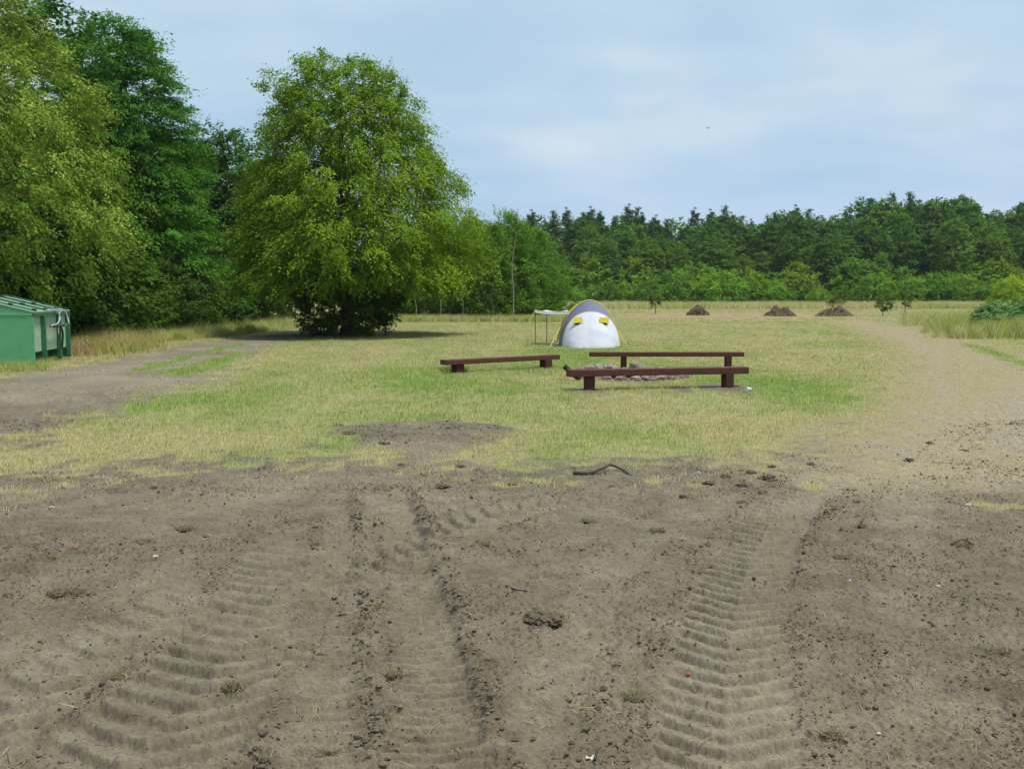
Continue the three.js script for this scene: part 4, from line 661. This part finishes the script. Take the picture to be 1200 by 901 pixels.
  st(982, 731, 11, [0.7, 0.68, 0.64], 'white pebble on a patch of sandy soil'); st(1100, 688, 9, [0.55, 0.5, 0.4], 'pale yellowish pebble on bare soil'); st(996, 682, 8, [0.5, 0.51, 0.52], 'light grey pebble on bare soil'); st(807, 787, 10, [0.5, 0.17, 0.08], 'orange brick chip in the deep tyre print', 'brick_chip', 'brick chip'); st(87, 644, 12, [0.32, 0.12, 0.08], 'dull red brick chip near the curved prints', 'brick_chip', 'brick chip'); st(182, 654, 11, [0.6, 0.58, 0.5], 'whitish pebble beside a small turf clod'); st(60, 596, 12, [0.5, 0.45, 0.34], 'beige pebble at the meadow edge'); st(838, 722, 11, [0.42, 0.38, 0.34], 'grey stone at the far end of the deep tyre print'); st(1030, 862, 9, [0.62, 0.6, 0.56], 'tiny white pebble beside a turf clod'); st(1100, 658, 12, [0.2, 0.2, 0.2], 'dark grey stone among gravel at the road'); st(818, 557, 14, [0.36, 0.36, 0.37], 'light grey stone among the soil lumps'); st(1135, 594, 12, [0.6, 0.58, 0.54], 'white pebble on the pale road');
  { const [x, d] = ground(692, 893), g = new THREE.PlaneGeometry(0.032, 0.024, 8, 8), p = g.attributes.position; g.rotateX(-Math.PI / 2); for (let i = 0; i < p.count; i++) p.setY(i, 0.012 * n2(p.getX(i) * 60, p.getZ(i) * 60) + 0.01); g.computeVertexNormals(); const m = single('paper_scrap', g, new THREE.MeshStandardMaterial({ color: lc(0.5, 0.5, 0.49), roughness: 0.9, side: THREE.DoubleSide }), 'crumpled white scrap of paper beside a dark twig', 'paper'); m.position.set(x, hG(x, d), -d); }
  const wood = new THREE.MeshStandardMaterial({ color: lc(0.055, 0.043, 0.033), roughness: 0.95 });
  const stick = (pts, r, r1, label, name = 'stick') => { const q = pts.map(([px, py, h], i) => { const [x, d] = ground(px, py); return [x, hG(x, d) + h + (i ? r * 0.9 * gauss() : 0), -d + (i ? r * 3 * gauss() : 0)]; }), o = q[0], m = single(name, tube(q.map((p) => [p[0] - o[0], p[1] - o[1], p[2] - o[2]]), r, 7, 24, r1), wood, label, 'stick'); m.position.set(...o); return m; };
  stick([[697, 899, 0.01], [700, 893, 0.02], [704, 887, 0.04]], 0.006, 0.003, 'dark twig beside the scrap of paper', 'twig');
  stick([[672, 556, 0.02], [690, 557, 0.02], [706, 553, 0.035], [716, 551, 0.045], [728, 553, 0.03], [740, 558, 0.012]], 0.017, 0.007, 'dark crooked branch lying on the edge of the meadow', 'fallen_branch');
  stick([[592, 690, 0.012], [605, 692, 0.012], [618, 694, 0.01]], 0.005, 0.003, 'thin twig behind the biggest turf clod', 'twig');
  stick([[1115, 640, 0.01], [1130, 636, 0.02], [1142, 640, 0.01]], 0.006, 0.003, 'pale thin twig lying across the road side soil', 'twig');
  // plastic cup by the front bench
  { const [x, d] = ground(880, 460), g = new THREE.LatheGeometry([[0, 0], [0.026, 0], [0.03, 0.05], [0.037, 0.1], [0.038, 0.1], [0.031, 0.05], [0.027, 0.003], [0, 0.003]].map(([a, b]) => new THREE.Vector2(a, b)), 20); const m = single('plastic_cup', g, new THREE.MeshPhysicalMaterial({ color: lc(0.78, 0.88, 0.84), roughness: 0.25, transmission: 0.4, thickness: 0, side: THREE.DoubleSide }), 'crushed clear plastic cup on the grass beside the front bench', 'cup'); m.rotation.set(0.5, 0.4, 1.3); m.position.set(x, hG(x, d) + 0.06, -d); }
}
{ // a bird high over the meadow
  const d = 75, x = atD(826, d), y = hAt(150, d), B = new THREE.LatheGeometry([[0, -0.1], [0.018, -0.07], [0.026, -0.01], [0.022, 0.05], [0.012, 0.075], [0, 0.09]].map(([a, b]) => new THREE.Vector2(a, b)), 10); B.rotateX(-Math.PI / 2);
  const wing = (s) => { const sh = new THREE.Shape(); sh.moveTo(0, -0.045); sh.quadraticCurveTo(0.1, -0.07, 0.2, 0.03); sh.quadraticCurveTo(0.1, 0.01, 0, 0.035); const g = new THREE.ExtrudeGeometry(sh, { depth: 0.006, bevelEnabled: false }); g.rotateX(Math.PI / 2); g.rotateZ(0.35); if (s < 0) g.scale(-1, 1, 1); return g; };
  const tail = new THREE.ConeGeometry(0.03, 0.1, 6); tail.scale(1, 1, 0.25); tail.rotateX(-Math.PI / 2); tail.translate(0, 0, 0.12);
  const m = single('bird', merge([B, wing(1), wing(-1), tail]), new THREE.MeshStandardMaterial({ color: lc(0.05, 0.05, 0.055), roughness: 0.8, side: THREE.DoubleSide }), 'small dark bird gliding in the sky over the forest', 'bird'); m.position.set(x, y, -d); m.rotation.y = 0.6; m.rotation.z = 0.2;
}
console.log('done');
scene.fog = new THREE.FogExp2(0xd3e0ee, 0.00016);
renderer.render(scene, camera);
